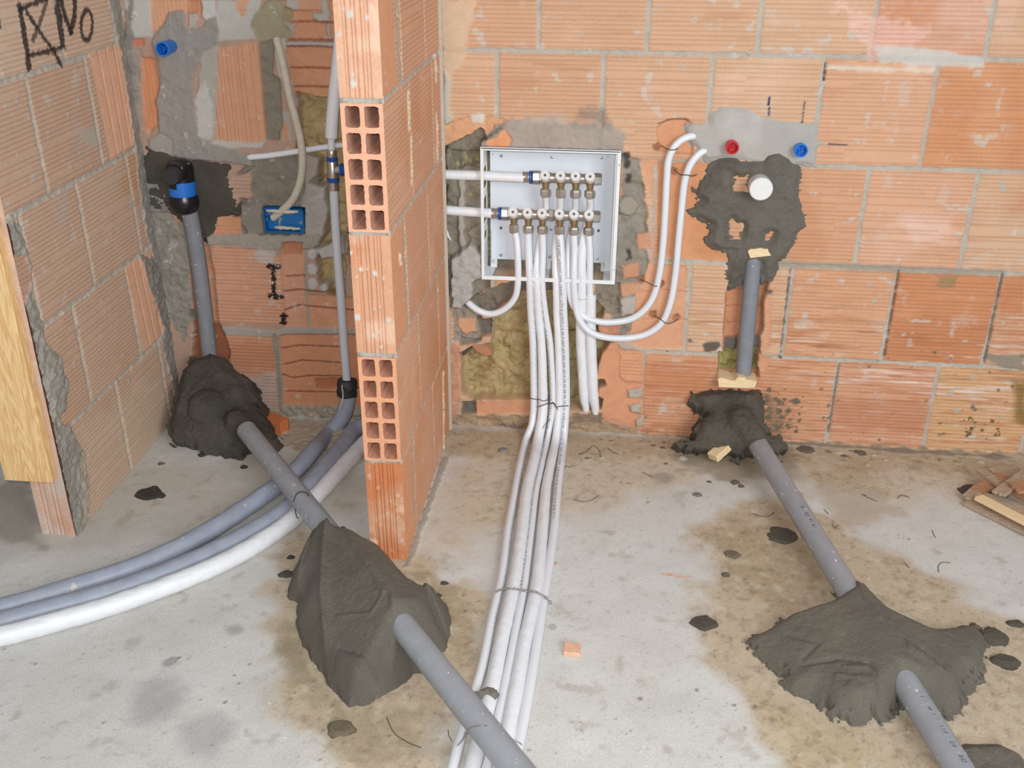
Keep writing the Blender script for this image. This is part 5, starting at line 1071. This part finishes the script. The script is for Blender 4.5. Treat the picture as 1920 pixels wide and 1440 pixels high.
# ================================================================== MANIFOLD BOX
def build_box():
    e = empty('manifold_box', (X0, FY, Z0)); tag(e, 'white plastic recessed manifold box with an open front in the brick wall', 'manifold box')
    t = .0085; fr = [((X0, FY, Z1-t), (X1, FY+.006, Z1)), ((X0, FY, Z0), (X1, FY+.006, Z0+t*1.25)), ((X0, FY, Z0+t*1.25), (X0+t*.95, FY+.006, Z1-t)), ((X1-t*1.15, FY, Z0+t*1.25), (X1, FY+.006, Z1-t))]
    child('front_frame', box_me('f', fr, .0012), M_BOX, e)
    w = .0022
    child('top_panel', box_me('f', [((X0+.003, FY, Z1-.004), (X1-.003, BD, Z1-.004+w)), ((X0+.01, FY+.02, Z1-.012), (X1-.012, FY+.024, Z1-.004))], 0), M_BOX, e)
    # right side with broken knock-outs
    zs = np.linspace(Z0, Z1, 40); 
    def side(x, holes):
        bm = bmesh.new(); ys = np.linspace(FY+.004, BD, 22); zz = np.linspace(Z0, Z1, 90)
        V = [[bm.verts.new((x, yy, z)) for z in zz] for yy in ys]
        for i in range(21):
            for j in range(89):
                yy = (ys[i]+ys[i+1])/2; z = (zz[j]+zz[j+1])/2; q = (z-Z0)/(Z1-Z0); p = (yy-FY)/(BD-FY)
                if any(a < q+.012*math.sin(yy*400) < b and c_ < p < d_ for a, b, c_, d_ in holes): continue
                bm.faces.new((V[i][j], V[i][j+1], V[i+1][j+1], V[i+1][j]))
        for v in [v for v in bm.verts if not v.link_faces]: bm.verts.remove(v)
        r = bmesh.ops.extrude_face_region(bm, geom=list(bm.faces)); bmesh.ops.translate(bm, verts=[v for v in r['geom'] if isinstance(v, bmesh.types.BMVert)], vec=(w, 0, 0))
        bmesh.ops.recalc_face_normals(bm, faces=bm.faces); return bm_done(bm, 's', False)
    child('side_panel', side(X0+.004, [(.66, .84, -.1, .90), (.40, .62, -.1, .90), (.27, .36, .3, .88)]), M_BOX, e)
    child('side_panel', side(X1-.006, [(.60, .68, .62, .97), (.38, .43, .7, .97), (.52, .57, .55, .9)]), M_BOX, e)
    zb_ = Z0+.018; xb0, xb1 = X0+.014, X1-.006
    bp = [((xb0, BD-.003, zb_+.010), (xb1, BD, Z1-.003))]
    bk = child('back_plate', box_me('f', bp, .0006), M_BOXB, e)
    bars = [((X0+.004, FY+.003, Z0+.004), (X0+.028, BD, Z0+.007)), ((X1-.032, FY+.003, Z0+.004), (X1-.004, BD, Z0+.007)), (((X0+X1)/2-.013, FY+.003, Z0+.004), ((X0+X1)/2+.002, BD, Z0+.007)),
            ((X0+.014, BD-.004, Z0+.004), (X0+.032, BD, zb_+.012)), ((X1-.040, BD-.004, Z0+.004), (X1-.006, BD, zb_+.012)), (((X0+X1)/2-.012, BD-.004, Z0+.004), ((X0+X1)/2+.002, BD, zb_+.012))]
    for q in range(3): child('bottom_bar', box_me('f', [bars[q], bars[q+3]], .0005), M_BOX, e)
    ribs = [((X1-.013, FY+.004, Z0+.01), (X1-.010, FY+.018, Z1-.01)), ((X1-.020, BD-.012, Z0+.03), (X1-.017, BD-.003, Z1-.02)), ((X0+.018, BD-.012, Z0+.03), (X0+.021, BD-.003, Z0+.11))]
    for q in ribs: child('guide_rail', box_me('f', [q], .0004), M_BOX, e)
    for px in ((924, 493), (1131, 499)):
        p = PW(*px, .05); child('mounting_peg', lathe_me('p', [(.0042, .03), (.0042, 0), (.0034, -.002), (.0014, -.002), (.0012, .001), (0, .001)], (p[0], .045, p[2]), (0, 1, 0), 16), M_CAPG, e)
    # slots and moulded marks on the back plate
    y = BD-.0036
    def slot(bx):
        return child('slot', box_me('s', bx, 0), M_DARK, bk)
    def cpx(x, y_): p = PW(820+x/4.5, 240+y_/4.5, y); return p[0], p[2]
    for (x, z, kk) in ((540, 235, 0), (968, 245, 1), (1385, 250, 2), (537, 843, 3), (960, 855, 4), (1360, 866, 3), (537, 1073, 0), (950, 1085, 4), (1350, 1100, 2)):
        a, b = cpx(x, z); s = .0034; q = .0008
        L_ = lambda x0, z0, x1, z1: ((a+x0*s, y-.0006, b+z0*s), (a+x1*s, y, b+z1*s))
        if kk == 3: bx = [L_(-1, -1, 1, 1)]
        elif kk == 0: bx = [L_(-1, -1, -.5, 1), L_(-1, -1, 1, -.5), L_(0, 0, 1, 1)]
        elif kk == 1: bx = [L_(-1, -1, -.6, 1), L_(-1, -1, 1, -.6)]
        elif kk == 2: bx = [L_(.6, -1, 1, 1), L_(-1, -1, 1, -.6)]
        else: bx = [L_(-1, -1, -.6, 1), L_(.5, -1, .9, 1), L_(-1, -1, 1, -.5)]
        slot(bx)
    for (px) in ((899.5, 304), (1161, 310), (1151, 506), (924, 289), (1140, 294)):
        yy = FY-.0004 if px[0] in (899.5, 1161, 1151) else BD-.0036
        p = PW(*px, yy); child('screw_hole', lathe_me('h', [(.0013, 0), (.0013, -.0006), (0, -.0006)], p, (0, 1, 0), 12), M_DARK, e)
    return e
build_box()

# ================================================================== MANIFOLDS
def manifold(row_px, y_mid, cap_top, nut_bot, coupling, endcap, Y, label, joint=None):
    xs = [PW(x, y_mid, Y)[0] for x in row_px]; z = PW(row_px[0], y_mid, Y)[2]
    e = empty('pipe_manifold', (xs[0], Y, z)); tag(e, label, 'manifold')
    pr = []
    xa_ = xs[0]-.014; xb_ = xs[-1]+.013
    prof = [(.0115, 0)]; L = xb_-xa_
    for i, x in enumerate(xs):
        d = x-xa_; prof += [(.0128, max(d-.013, .0005)), (.0150, d-.009), (.0150, d+.009), (.0128, d+.013)]
        if i < len(xs)-1: mid = (xs[i+1]-x)/2+d; prof += [(.0122, mid-.002), (.0122, mid+.002)]
    prof.append((.0115, L)); child('body_bar', lathe_me('b', prof, (xa_, Y, z), (1, 0, 0), 28), M_NICK, e)
    if joint is not None:
        xj = PW(joint, y_mid, Y)[0]; child('joint_nut', lathe_me('j', [(.0145, -.006), (.0158, -.005), (.0158, .005), (.0145, .006)], (xj, Y, z), (1, 0, 0), 6, ang=20), M_NICK, e)
    for x in xs:
        vb = child('valve', lathe_me('v', [(.0088, -.012), (.0092, 0), (.0096, .006), (.0094, .018), (.0080, .022), (.0080, .030)], (x, Y-.009, z), (0, 0, -1), 20), M_BRASS, e)
        ca = np.array([0, -.80, .60]); c0 = np.array([x, Y-.010, z-.003])
        child('cap_collar', lathe_me('cc', [(.0098, -.004), (.0106, .004), (.0106, .008)], c0, ca, 20), M_BRASS, vb)
        child('white_cap', lathe_me('wc', [(.0102, .006), (.0116, .009), (.0122, .014), (.0128, .029), (.0122, .031), (.0040, .031), (.0036, .029), (0, .029)], c0, ca, 24), M_CAPW, vb)
        child('cap_hole', lathe_me('wh', [(.0030, .0292), (.0026, .0318), (0, .0314)], c0, ca, 14), M_DARK, vb)
        zn = z-.0255
        child('compression_nut', lathe_me('n', [(.0098, 0), (.0128, .0025), (.0140, .005), (.0140, .0175), (.0128, .0205), (.0108, .0225), (.0098, .0225)], (x, Y-.009, zn), (0, 0, -1), 6, ang=20, phase=.3+x*9), M_NUT, vb)
    xc = xs[0]
    cp = child('press_coupling', lathe_me('c', [(.0128, -.060), (.0142, -.059), (.0142, -.055), (.0134, -.054), (.0134, -.049), (.0144, -.047), (.0144, -.042)], (xc, Y, z), (1, 0, 0), 24), M_NICK, e)
    child('blue_ring', lathe_me('r', [(.0140, -.0425), (.0180, -.041), (.0160, -.038), (.0160, -.036), (.0180, -.0345), (.0140, -.033)], (xc, Y, z), (1, 0, 0), 24), M_BLUER, cp)
    child('union_nut', lathe_me('u', [(.0150, -.0335), (.0172, -.032), (.0172, -.0165), (.0158, -.0145), (.0158, -.012), (.0140, -.011)], (xc, Y, z), (1, 0, 0), 6, ang=20, phase=.2), M_NICK, e)
    child('end_plug', lathe_me('u', [(.0125, -.003), (.0160, -.002), (.0160, .009), (.0150, .010), (.0150, .013), (.0135, .0155), (0, .016)], (xb_, Y, z), (1, 0, 0), 6, ang=20, phase=.5), M_NICK, e)
    return xs, z
MY = .022
xu, zu = manifold((1023.5, 1052, 1080, 1107), 333, 0, 0, 1004, 0, MY, 'upper brass and nickel manifold with four white valve caps')
xl_, zl = manifold((964, 991, 1018, 1050, 1077, 1105), 401, 0, 0, 944, 0, MY, 'lower brass and nickel manifold with six white valve caps', joint=1034)

# ================================================================== WHITE PIPES LEAVING THE MANIFOLDS
def fpx(r, pts): return [PF(x, y, r) for x, y in pts]
def nutp(x, z, dz=.040): return np.array([x, MY-.008, z-dz])
def bundle_pipe(x, z, wallpts, floorpts, r, mt, label, rfl=None, wr=0, txt=None, seed=0, zoff=0, name='heating_pipe', **k):
    rf = rfl or r
    pts = [nutp(x, z)]+[PW(a, b, c_) for a, b, c_ in wallpts]+[PF(a, b, rf+zoff) for a, b in floorpts]
    o = simple(name, tube_me(name, pts, r, 22, .006, wr=wr, wf=40, seed=seed), mt, label, 'pipe', 'white pipes from the manifold')
    if txt: text_on(pts, r if np.isscalar(r) else max(r), txt[1], txt[0], txt[2], o, txt[3] if len(txt) > 3 else .03, mt=txt[4] if len(txt) > 4 else None)
    return o, pts
T1 = 'VARTHEL TOHOL UNI 10954-1 Tipo A Classe 1 S 95 0 MPa M2 002 000 0D-0 24 05 08 08 16 x 2'
r16 = .0088
bundle_pipe(xl_[0], zl, [(968, 445, .012), (971, 484, .0), (971, 529, -.006), (965.5, 558, -.004), (945, 580, .0), (920, 588.5, .002), (897, 582, .004), (876, 566, .014)], [], .0092, M_WHITE, 'short white pipe curving from the first lower valve left into the wall')
bundle_pipe(xl_[1], zl, [(991, 470, .008), (993.5, 530, -.008), (995, 580, -.006), (999, 640, -.008), (1000.5, 700, -.014), (1001, 750, -.026), (1000, 775, -.036), (997, 797, -.052)], [(987, 822), (973, 880), (964, 930), (953, 990), (941, 1080), (922, 1162), (904, 1250), (887, 1308), (864, 1383), (843, 1460), (820, 1540)], .0102, M_WHITE, 'leftmost pipe of the white bundle, printed with small dark lettering', txt=('  '.join([T1]*3), -.75, .0085, .10, M_INKL))
bundle_pipe(xu[0], zu, [(1023, 395, .034), (1012, 450, .030), (1006, 500, .008), (1006.5, 530, -.006), (1010, 590, -.004), (1015, 640, -.008), (1018, 744, -.024), (1018, 768, -.036)], [(1009, 825), (1001, 865), (989, 915), (980, 985), (970, 1060), (962, 1104), (941, 1200), (924, 1283), (909, 1350), (888, 1430), (862, 1520)], [.0088, .0105, .0145, .0152, .0152, .0152, .0152], M_SLEEVE, 'thick white sleeved pipe second from the left in the bundle', rfl=.0152, wr=.0010, seed=4)
bundle_pipe(xl_[2], zl, [(1018, 470, .010), (1016.5, 530, -.004), (1022, 584, .0), (1031, 640, -.002), (1035, 692, -.008), (1037, 744, -.020), (1036, 770, -.034)], [(1027, 820), (1015, 875), (1005, 920), (997, 985), (989, 1050), (982, 1104), (964, 1200), (948, 1283), (934, 1350), (915, 1430), (890, 1520)], .0092, M_WHITE, 'thin printed white pipe in the middle of the bundle', txt=('  '.join([T1]*3), .75, .0075, .14), zoff=.004)
bundle_pipe(xu[1], zu, [(1050, 395, .034), (1042, 450, .030), (1041, 500, .006), (1042.5, 530, -.006), (1044, 590, -.004), (1047, 650, -.008), (1049, 744, -.024), (1048, 770, -.036)], [(1042, 825), (1033, 868), (1025, 910), (1018, 985), (1012, 1050), (1005, 1108), (985, 1200), (970, 1283), (957, 1350), (941, 1430), (918, 1520)], [.0088, .0096, .0100, .0118, .0132, .0140, .0145, .0150, .0150], M_SLEEVE, 'thick white sleeved pipe second from the right in the bundle', rfl=.0150, wr=.0009, seed=9)
bundle_pipe(xl_[3], zl, [(1052, 470, .006), (1054.5, 530, -.010), (1057, 584, -.008), (1060, 650, -.010), (1062, 744, -.022), (1061, 772, -.034)], [(1057, 825), (1051, 875), (1046, 915), (1040, 985), (1031, 1050), (1021, 1112), (1008, 1200), (994, 1283), (982, 1350), (965, 1430), (945, 1520)], .0105, M_WHITE, 'rightmost printed white pipe of the bundle', txt=('  '.join([T1]*2), .45, .0095, .02, M_INK))
# two loops to the water outlets on the right
LA = [(1078, 395, .036), (1067, 450, .034), (1065.5, 500, .012), (1067.5, 540, -.002), (1072, 566, -.002), (1081, 581, -.006), (1100, 596, -.012), (1126, 603.5, -.016), (1150, 604, -.016), (1180, 599, -.014), (1204, 585, -.014), (1224, 558, -.013), (1236, 515, -.012), (1243, 460, -.012), (1247, 400, -.012), (1250, 340, -.013), (1254, 298, -.013), (1266, 273, -.010), (1284, 259, -.006), (1304, 254, .004)]
o_, _ = bundle_pipe(xu[2], zu, LA, [], .0090, M_WHITE, 'white pipe looping right and up to the upper end of the grey outlet patch')
LB = [(1077, 470, .008), (1076, 530, -.010), (1079, 570, -.012), (1086, 598, -.018), (1099, 616, -.020), (1118, 628, -.020), (1150, 634, -.018), (1185, 633, -.016), (1215, 625, -.015), (1240, 606, -.014), (1256, 570, -.013), (1266, 515, -.012), (1272, 450, -.012), (1278, 390, -.012), (1285, 335, -.012), (1296, 306, -.010), (1314, 286, -.006), (1328, 280, .004)]
o_, pl = bundle_pipe(xl_[4], zl, LB, [], .0092, M_WHITE, 'white pipe of the outer loop, rising to the lower left of the outlet patch')
text_on([PW(a, b, c_) for a, b, c_ in LB[7:]], .0092, -1.05, T1, .006, o_, .1)
# two wrapped pipes going straight down into the floor
bundle_pipe(xu[3], zu, [(1106, 395, .036), (1095, 440, .030), (1091, 480, .004), (1091, 530, -.004), (1091, 560, -.004)], [], [.0088, .0105, .0122, .0125, .0125], M_SLEEVE, 'wrapped white pipe behind the loops, just below the box', wr=.0012, seed=12)
def sleeve(pts, r, label, seed):
    return simple('foam_sleeve', tube_me('s', [PW(*p) for p in pts], r, 24, .005, wr=.0013, wf=55, seed=seed), M_SLEEVE, label, 'pipe', 'wrapped sleeves ending at the wall foot')
sleeve([(1091, 553, -.004), (1089, 600, .002), (1089, 640, .006), (1092, 692, .008), (1095, 744, .010), (1098, 762, .011), (1099, 772, .012)], [.0125, .0138, .0142, .0142, .0142, .0142, .0142, .0138, .0085], 'wrapped white sleeve below the loops, the left one of the pair', 5)
bundle_pipe(xl_[5], zl, [(1106, 470, .006), (1106, 530, -.004), (1107, 570, -.002)], [], .0090, M_WHITE, 'white pipe from the last lower valve entering a foam sleeve')
sleeve([(1107, 553, -.004), (1107.5, 600, .0), (1108, 640, .002), (1110, 692, .004), (1113, 744, .006), (1116, 764, .007), (1117, 776, .008)], [.0148, .0146, .0146, .0148, .0150, .0150, .0150, .0145, .009], 'wrapped white sleeve below the loops, the right one of the pair', 6)

# ================================================================== WIRES, CHAIN
def wire(pts, r=.0011, label='', mt=None, name='tie_wire', cat='wire', group=None):
    return simple(name, tube_me(name, pts, r, 7, .003), mt or M_WIRE, label, cat, group)
wire([PW(993, 746, -.03), PW(1000, 748, -.040), PW(1012, 749, -.046), PW(1018, 752, -.046), PW(1028, 749, -.042), PW(1031, 742, -.034)], label='dark tie wire round the bundle at the wall foot, left half')
wire([PW(1010, 763, -.046), PW(1020, 759, -.052), PW(1031, 756, -.048), PW(1040, 757, -.048), PW(1043, 763, -.050), PW(1050, 762, -.046), PW(1066, 761, -.040)], .0013, label='dark twisted tie wire round the bundle at the wall foot, right half')
wire([PW(1040, 757, -.05), PW(1036, 754, -.056), PW(1043, 764, -.060), PW(1046, 768, -.056)], .0013, label='short twisted end of the tie wire at the wall foot')
wire([PW(1000, 810, -.07), PW(1015, 805, -.075), PW(1023, 795, -.068), PW(1032, 786, -.055)], .0007, label='thin loose wire on the bundle just below the tie')
for (a, lb_) in (([(1240, 273, -.004), (1250, 279, -.022), (1258, 281, -.024), (1268, 280, -.020), (1274, 272, -.004)], 'wire clip holding the inner white loop near the top'), ([(1264, 318, -.006), (1275, 327, -.020), (1288, 328, -.024), (1298, 330, -.018), (1307, 327, -.004)], 'wire clip holding the outer white loop near the top'),
                 ([(1200, 524, -.004), (1215, 530, -.016), (1228, 537, -.024), (1234, 535, -.018), (1240, 530, -.004)], 'wire clip holding the inner white loop at its right side'), ([(1225, 592, -.004), (1238, 598, -.018), (1249, 606, -.026), (1262, 604, -.018), (1272, 598, -.004)], 'wire clip holding the outer white loop low on its right side')):
    wire([PW(*q) for q in a], .0012, lb_)
# chain over the bundle
def chain():
    P = [PF(930, 1109, .026), PF(945, 1105, .036), PF(964, 1104, .040), PF(982, 1107, .034), PF(1000, 1109, .038), PF(1016, 1115, .036), PF(1027, 1124, .018), PF(1033, 1131, .004)]
    C = spline(P, .002); s = np.concatenate([[0], np.cumsum(np.linalg.norm(np.diff(C, axis=0), axis=1))]); e = empty('tie_chain', tuple(P[0])); tag(e, 'thin twisted link chain tied over the white pipe bundle', 'chain')
    n = int(s[-1]/.0105); T, X, Y = sweep_frames(C)
    for i in range(n):
        c_ = np.array([np.interp((i+.5)*s[-1]/n, s, C[:, k]) for k in range(3)]); j = min(len(C)-1, int(np.searchsorted(s, (i+.5)*s[-1]/n)))
        t = T[j]; up = np.array([0, 0, 1.])-t*t[2]; up /= np.linalg.norm(up); sd = np.cross(t, up)
        a = up if i % 2 else sd
        a = sd*math.cos(.6*(i % 2)*2)+up*math.sin(.6*(i % 2)*2)
        pts = [c_+t*.0075*math.cos(q)+a*.0034*math.sin(q) for q in np.linspace(0, 2*math.pi, 15)]
        child('chain_link', tube_me('l', pts, .0009, 6, raw=True), M_WIREG, e)
chain()
wire([PF(858, 1398, .02), PF(868, 1385, .045), PF(873, 1372, .075), PF(885, 1363, .105), PF(905, 1360, .120), PF(920, 1364, .085), PF(940, 1374, .045), PF(960, 1386, .034), PF(975, 1393, .026), PF(980, 1402, .008)], .0012, 'thin wire tying the drain pipe to the white bundle at the bottom', M_WIREG)
wire([PF(550, 940, .11), PF(557, 925, .13), PF(567, 922, .135), PF(577, 926, .12), PF(580, 935, .10)], .0014, 'wire loop round the drain pipe where it crosses the grey sleeved pipes')
wire([PF(548, 930, .10), PF(552, 950, .08), PF(556, 968, .05), PF(560, 972, .03)], .0012, 'wire end hanging beside the white sleeved pipe')
G2 = 'wire offcuts on the floor'
W_OFF = [([(1085, 852), (1100, 846), (1112, 836), (1122, 842), (1127, 858)], 'hooked wire offcut nearest the wall right of the bundle'), ([(1140, 840), (1150, 848), (1160, 852)], 'short straight wire offcut right of the hooked one'),
         ([(1075, 936), (1090, 940), (1108, 938), (1123, 928)], 'curved wire offcut on the floor right of the bundle'), ([(1055, 882), (1062, 874), (1068, 876), (1074, 872)], 'tiny crumpled wire offcut touching the bundle'),
         ([(1410, 963), (1425, 967), (1440, 968), (1452, 960)], 'wavy wire offcut left of the right drain'), ([(1615, 926), (1630, 934), (1645, 940)], 'wire offcut right of the drain, the left of three'),
         ([(1682, 934), (1692, 928), (1705, 933)], 'forked wire offcut right of the drain'), ([(1545, 955), (1550, 960), (1553, 964)], 'tiny wire bit near the right drain'),
         ([(1760, 1073), (1760, 1060), (1768, 1054), (1782, 1055)], 'hook-shaped wire offcut on pale floor at right'), ([(1697, 1055), (1702, 1062), (1706, 1065)], 'tiny wire bit left of the hook-shaped one'),
         ([(1748, 994), (1752, 1005), (1755, 1008)], 'small wire bit below the wood offcuts'), ([(725, 1345), (740, 1375), (765, 1392), (790, 1402)], 'long wire offcut below the large left mound'),
         ([(840, 1368), (842, 1380), (848, 1390)], 'short curved wire left of the bundle at the bottom'), ([(1560, 982), (1565, 990), (1570, 985)], 'small wire bit right of the drain pipe middle'),
         ([(1888, 905), (1905, 905), (1920, 900)], 'wire bit among the wood offcuts'), ([(1205, 885), (1215, 890), (1224, 894)], 'faint short wire bit beside the grey floor stain')]
for p, lb_ in W_OFF: wire([PF(x, y, .0015) for x, y in p], .0007, lb_, M_WIRE, 'wire_offcut', 'wire', G2)
# mortar crust on the bundle
c = PF(914, 1297, .031)
heap('mortar_splat', [(c[0]-.026, c[1]-.004), (c[0]-.012, c[1]+.004), (c[0]-.002, c[1]+.014), (c[0]+.012, c[1]+.012), (c[0]+.018, c[1]-.001), (c[0]+.010, c[1]-.013), (c[0]+.0, c[1]-.006), (c[0]-.014, c[1]-.008)], (0, 0, .0295), (1, 0, 0), (0, 1, 0), (0, 0, 1), lambda u, v, e: np.minimum(e*.8, .004)+.001, (128, 121, 108), 'grey mortar crust stuck on the white bundle near the bottom', amp=.002, step=.0012, nf=120, low=-.004, edge=.004)

# small scraps
simple('plastic_scrap', tube_me('s', [PW(834, 420, .0), PW(840, 442, -.006), PW(847, 452, -.004)], [.0008, .0045, .0012], 8), M_WHITE, 'thin white plastic scrap stuck beside the partition, left of the manifold box', 'plastic scrap')
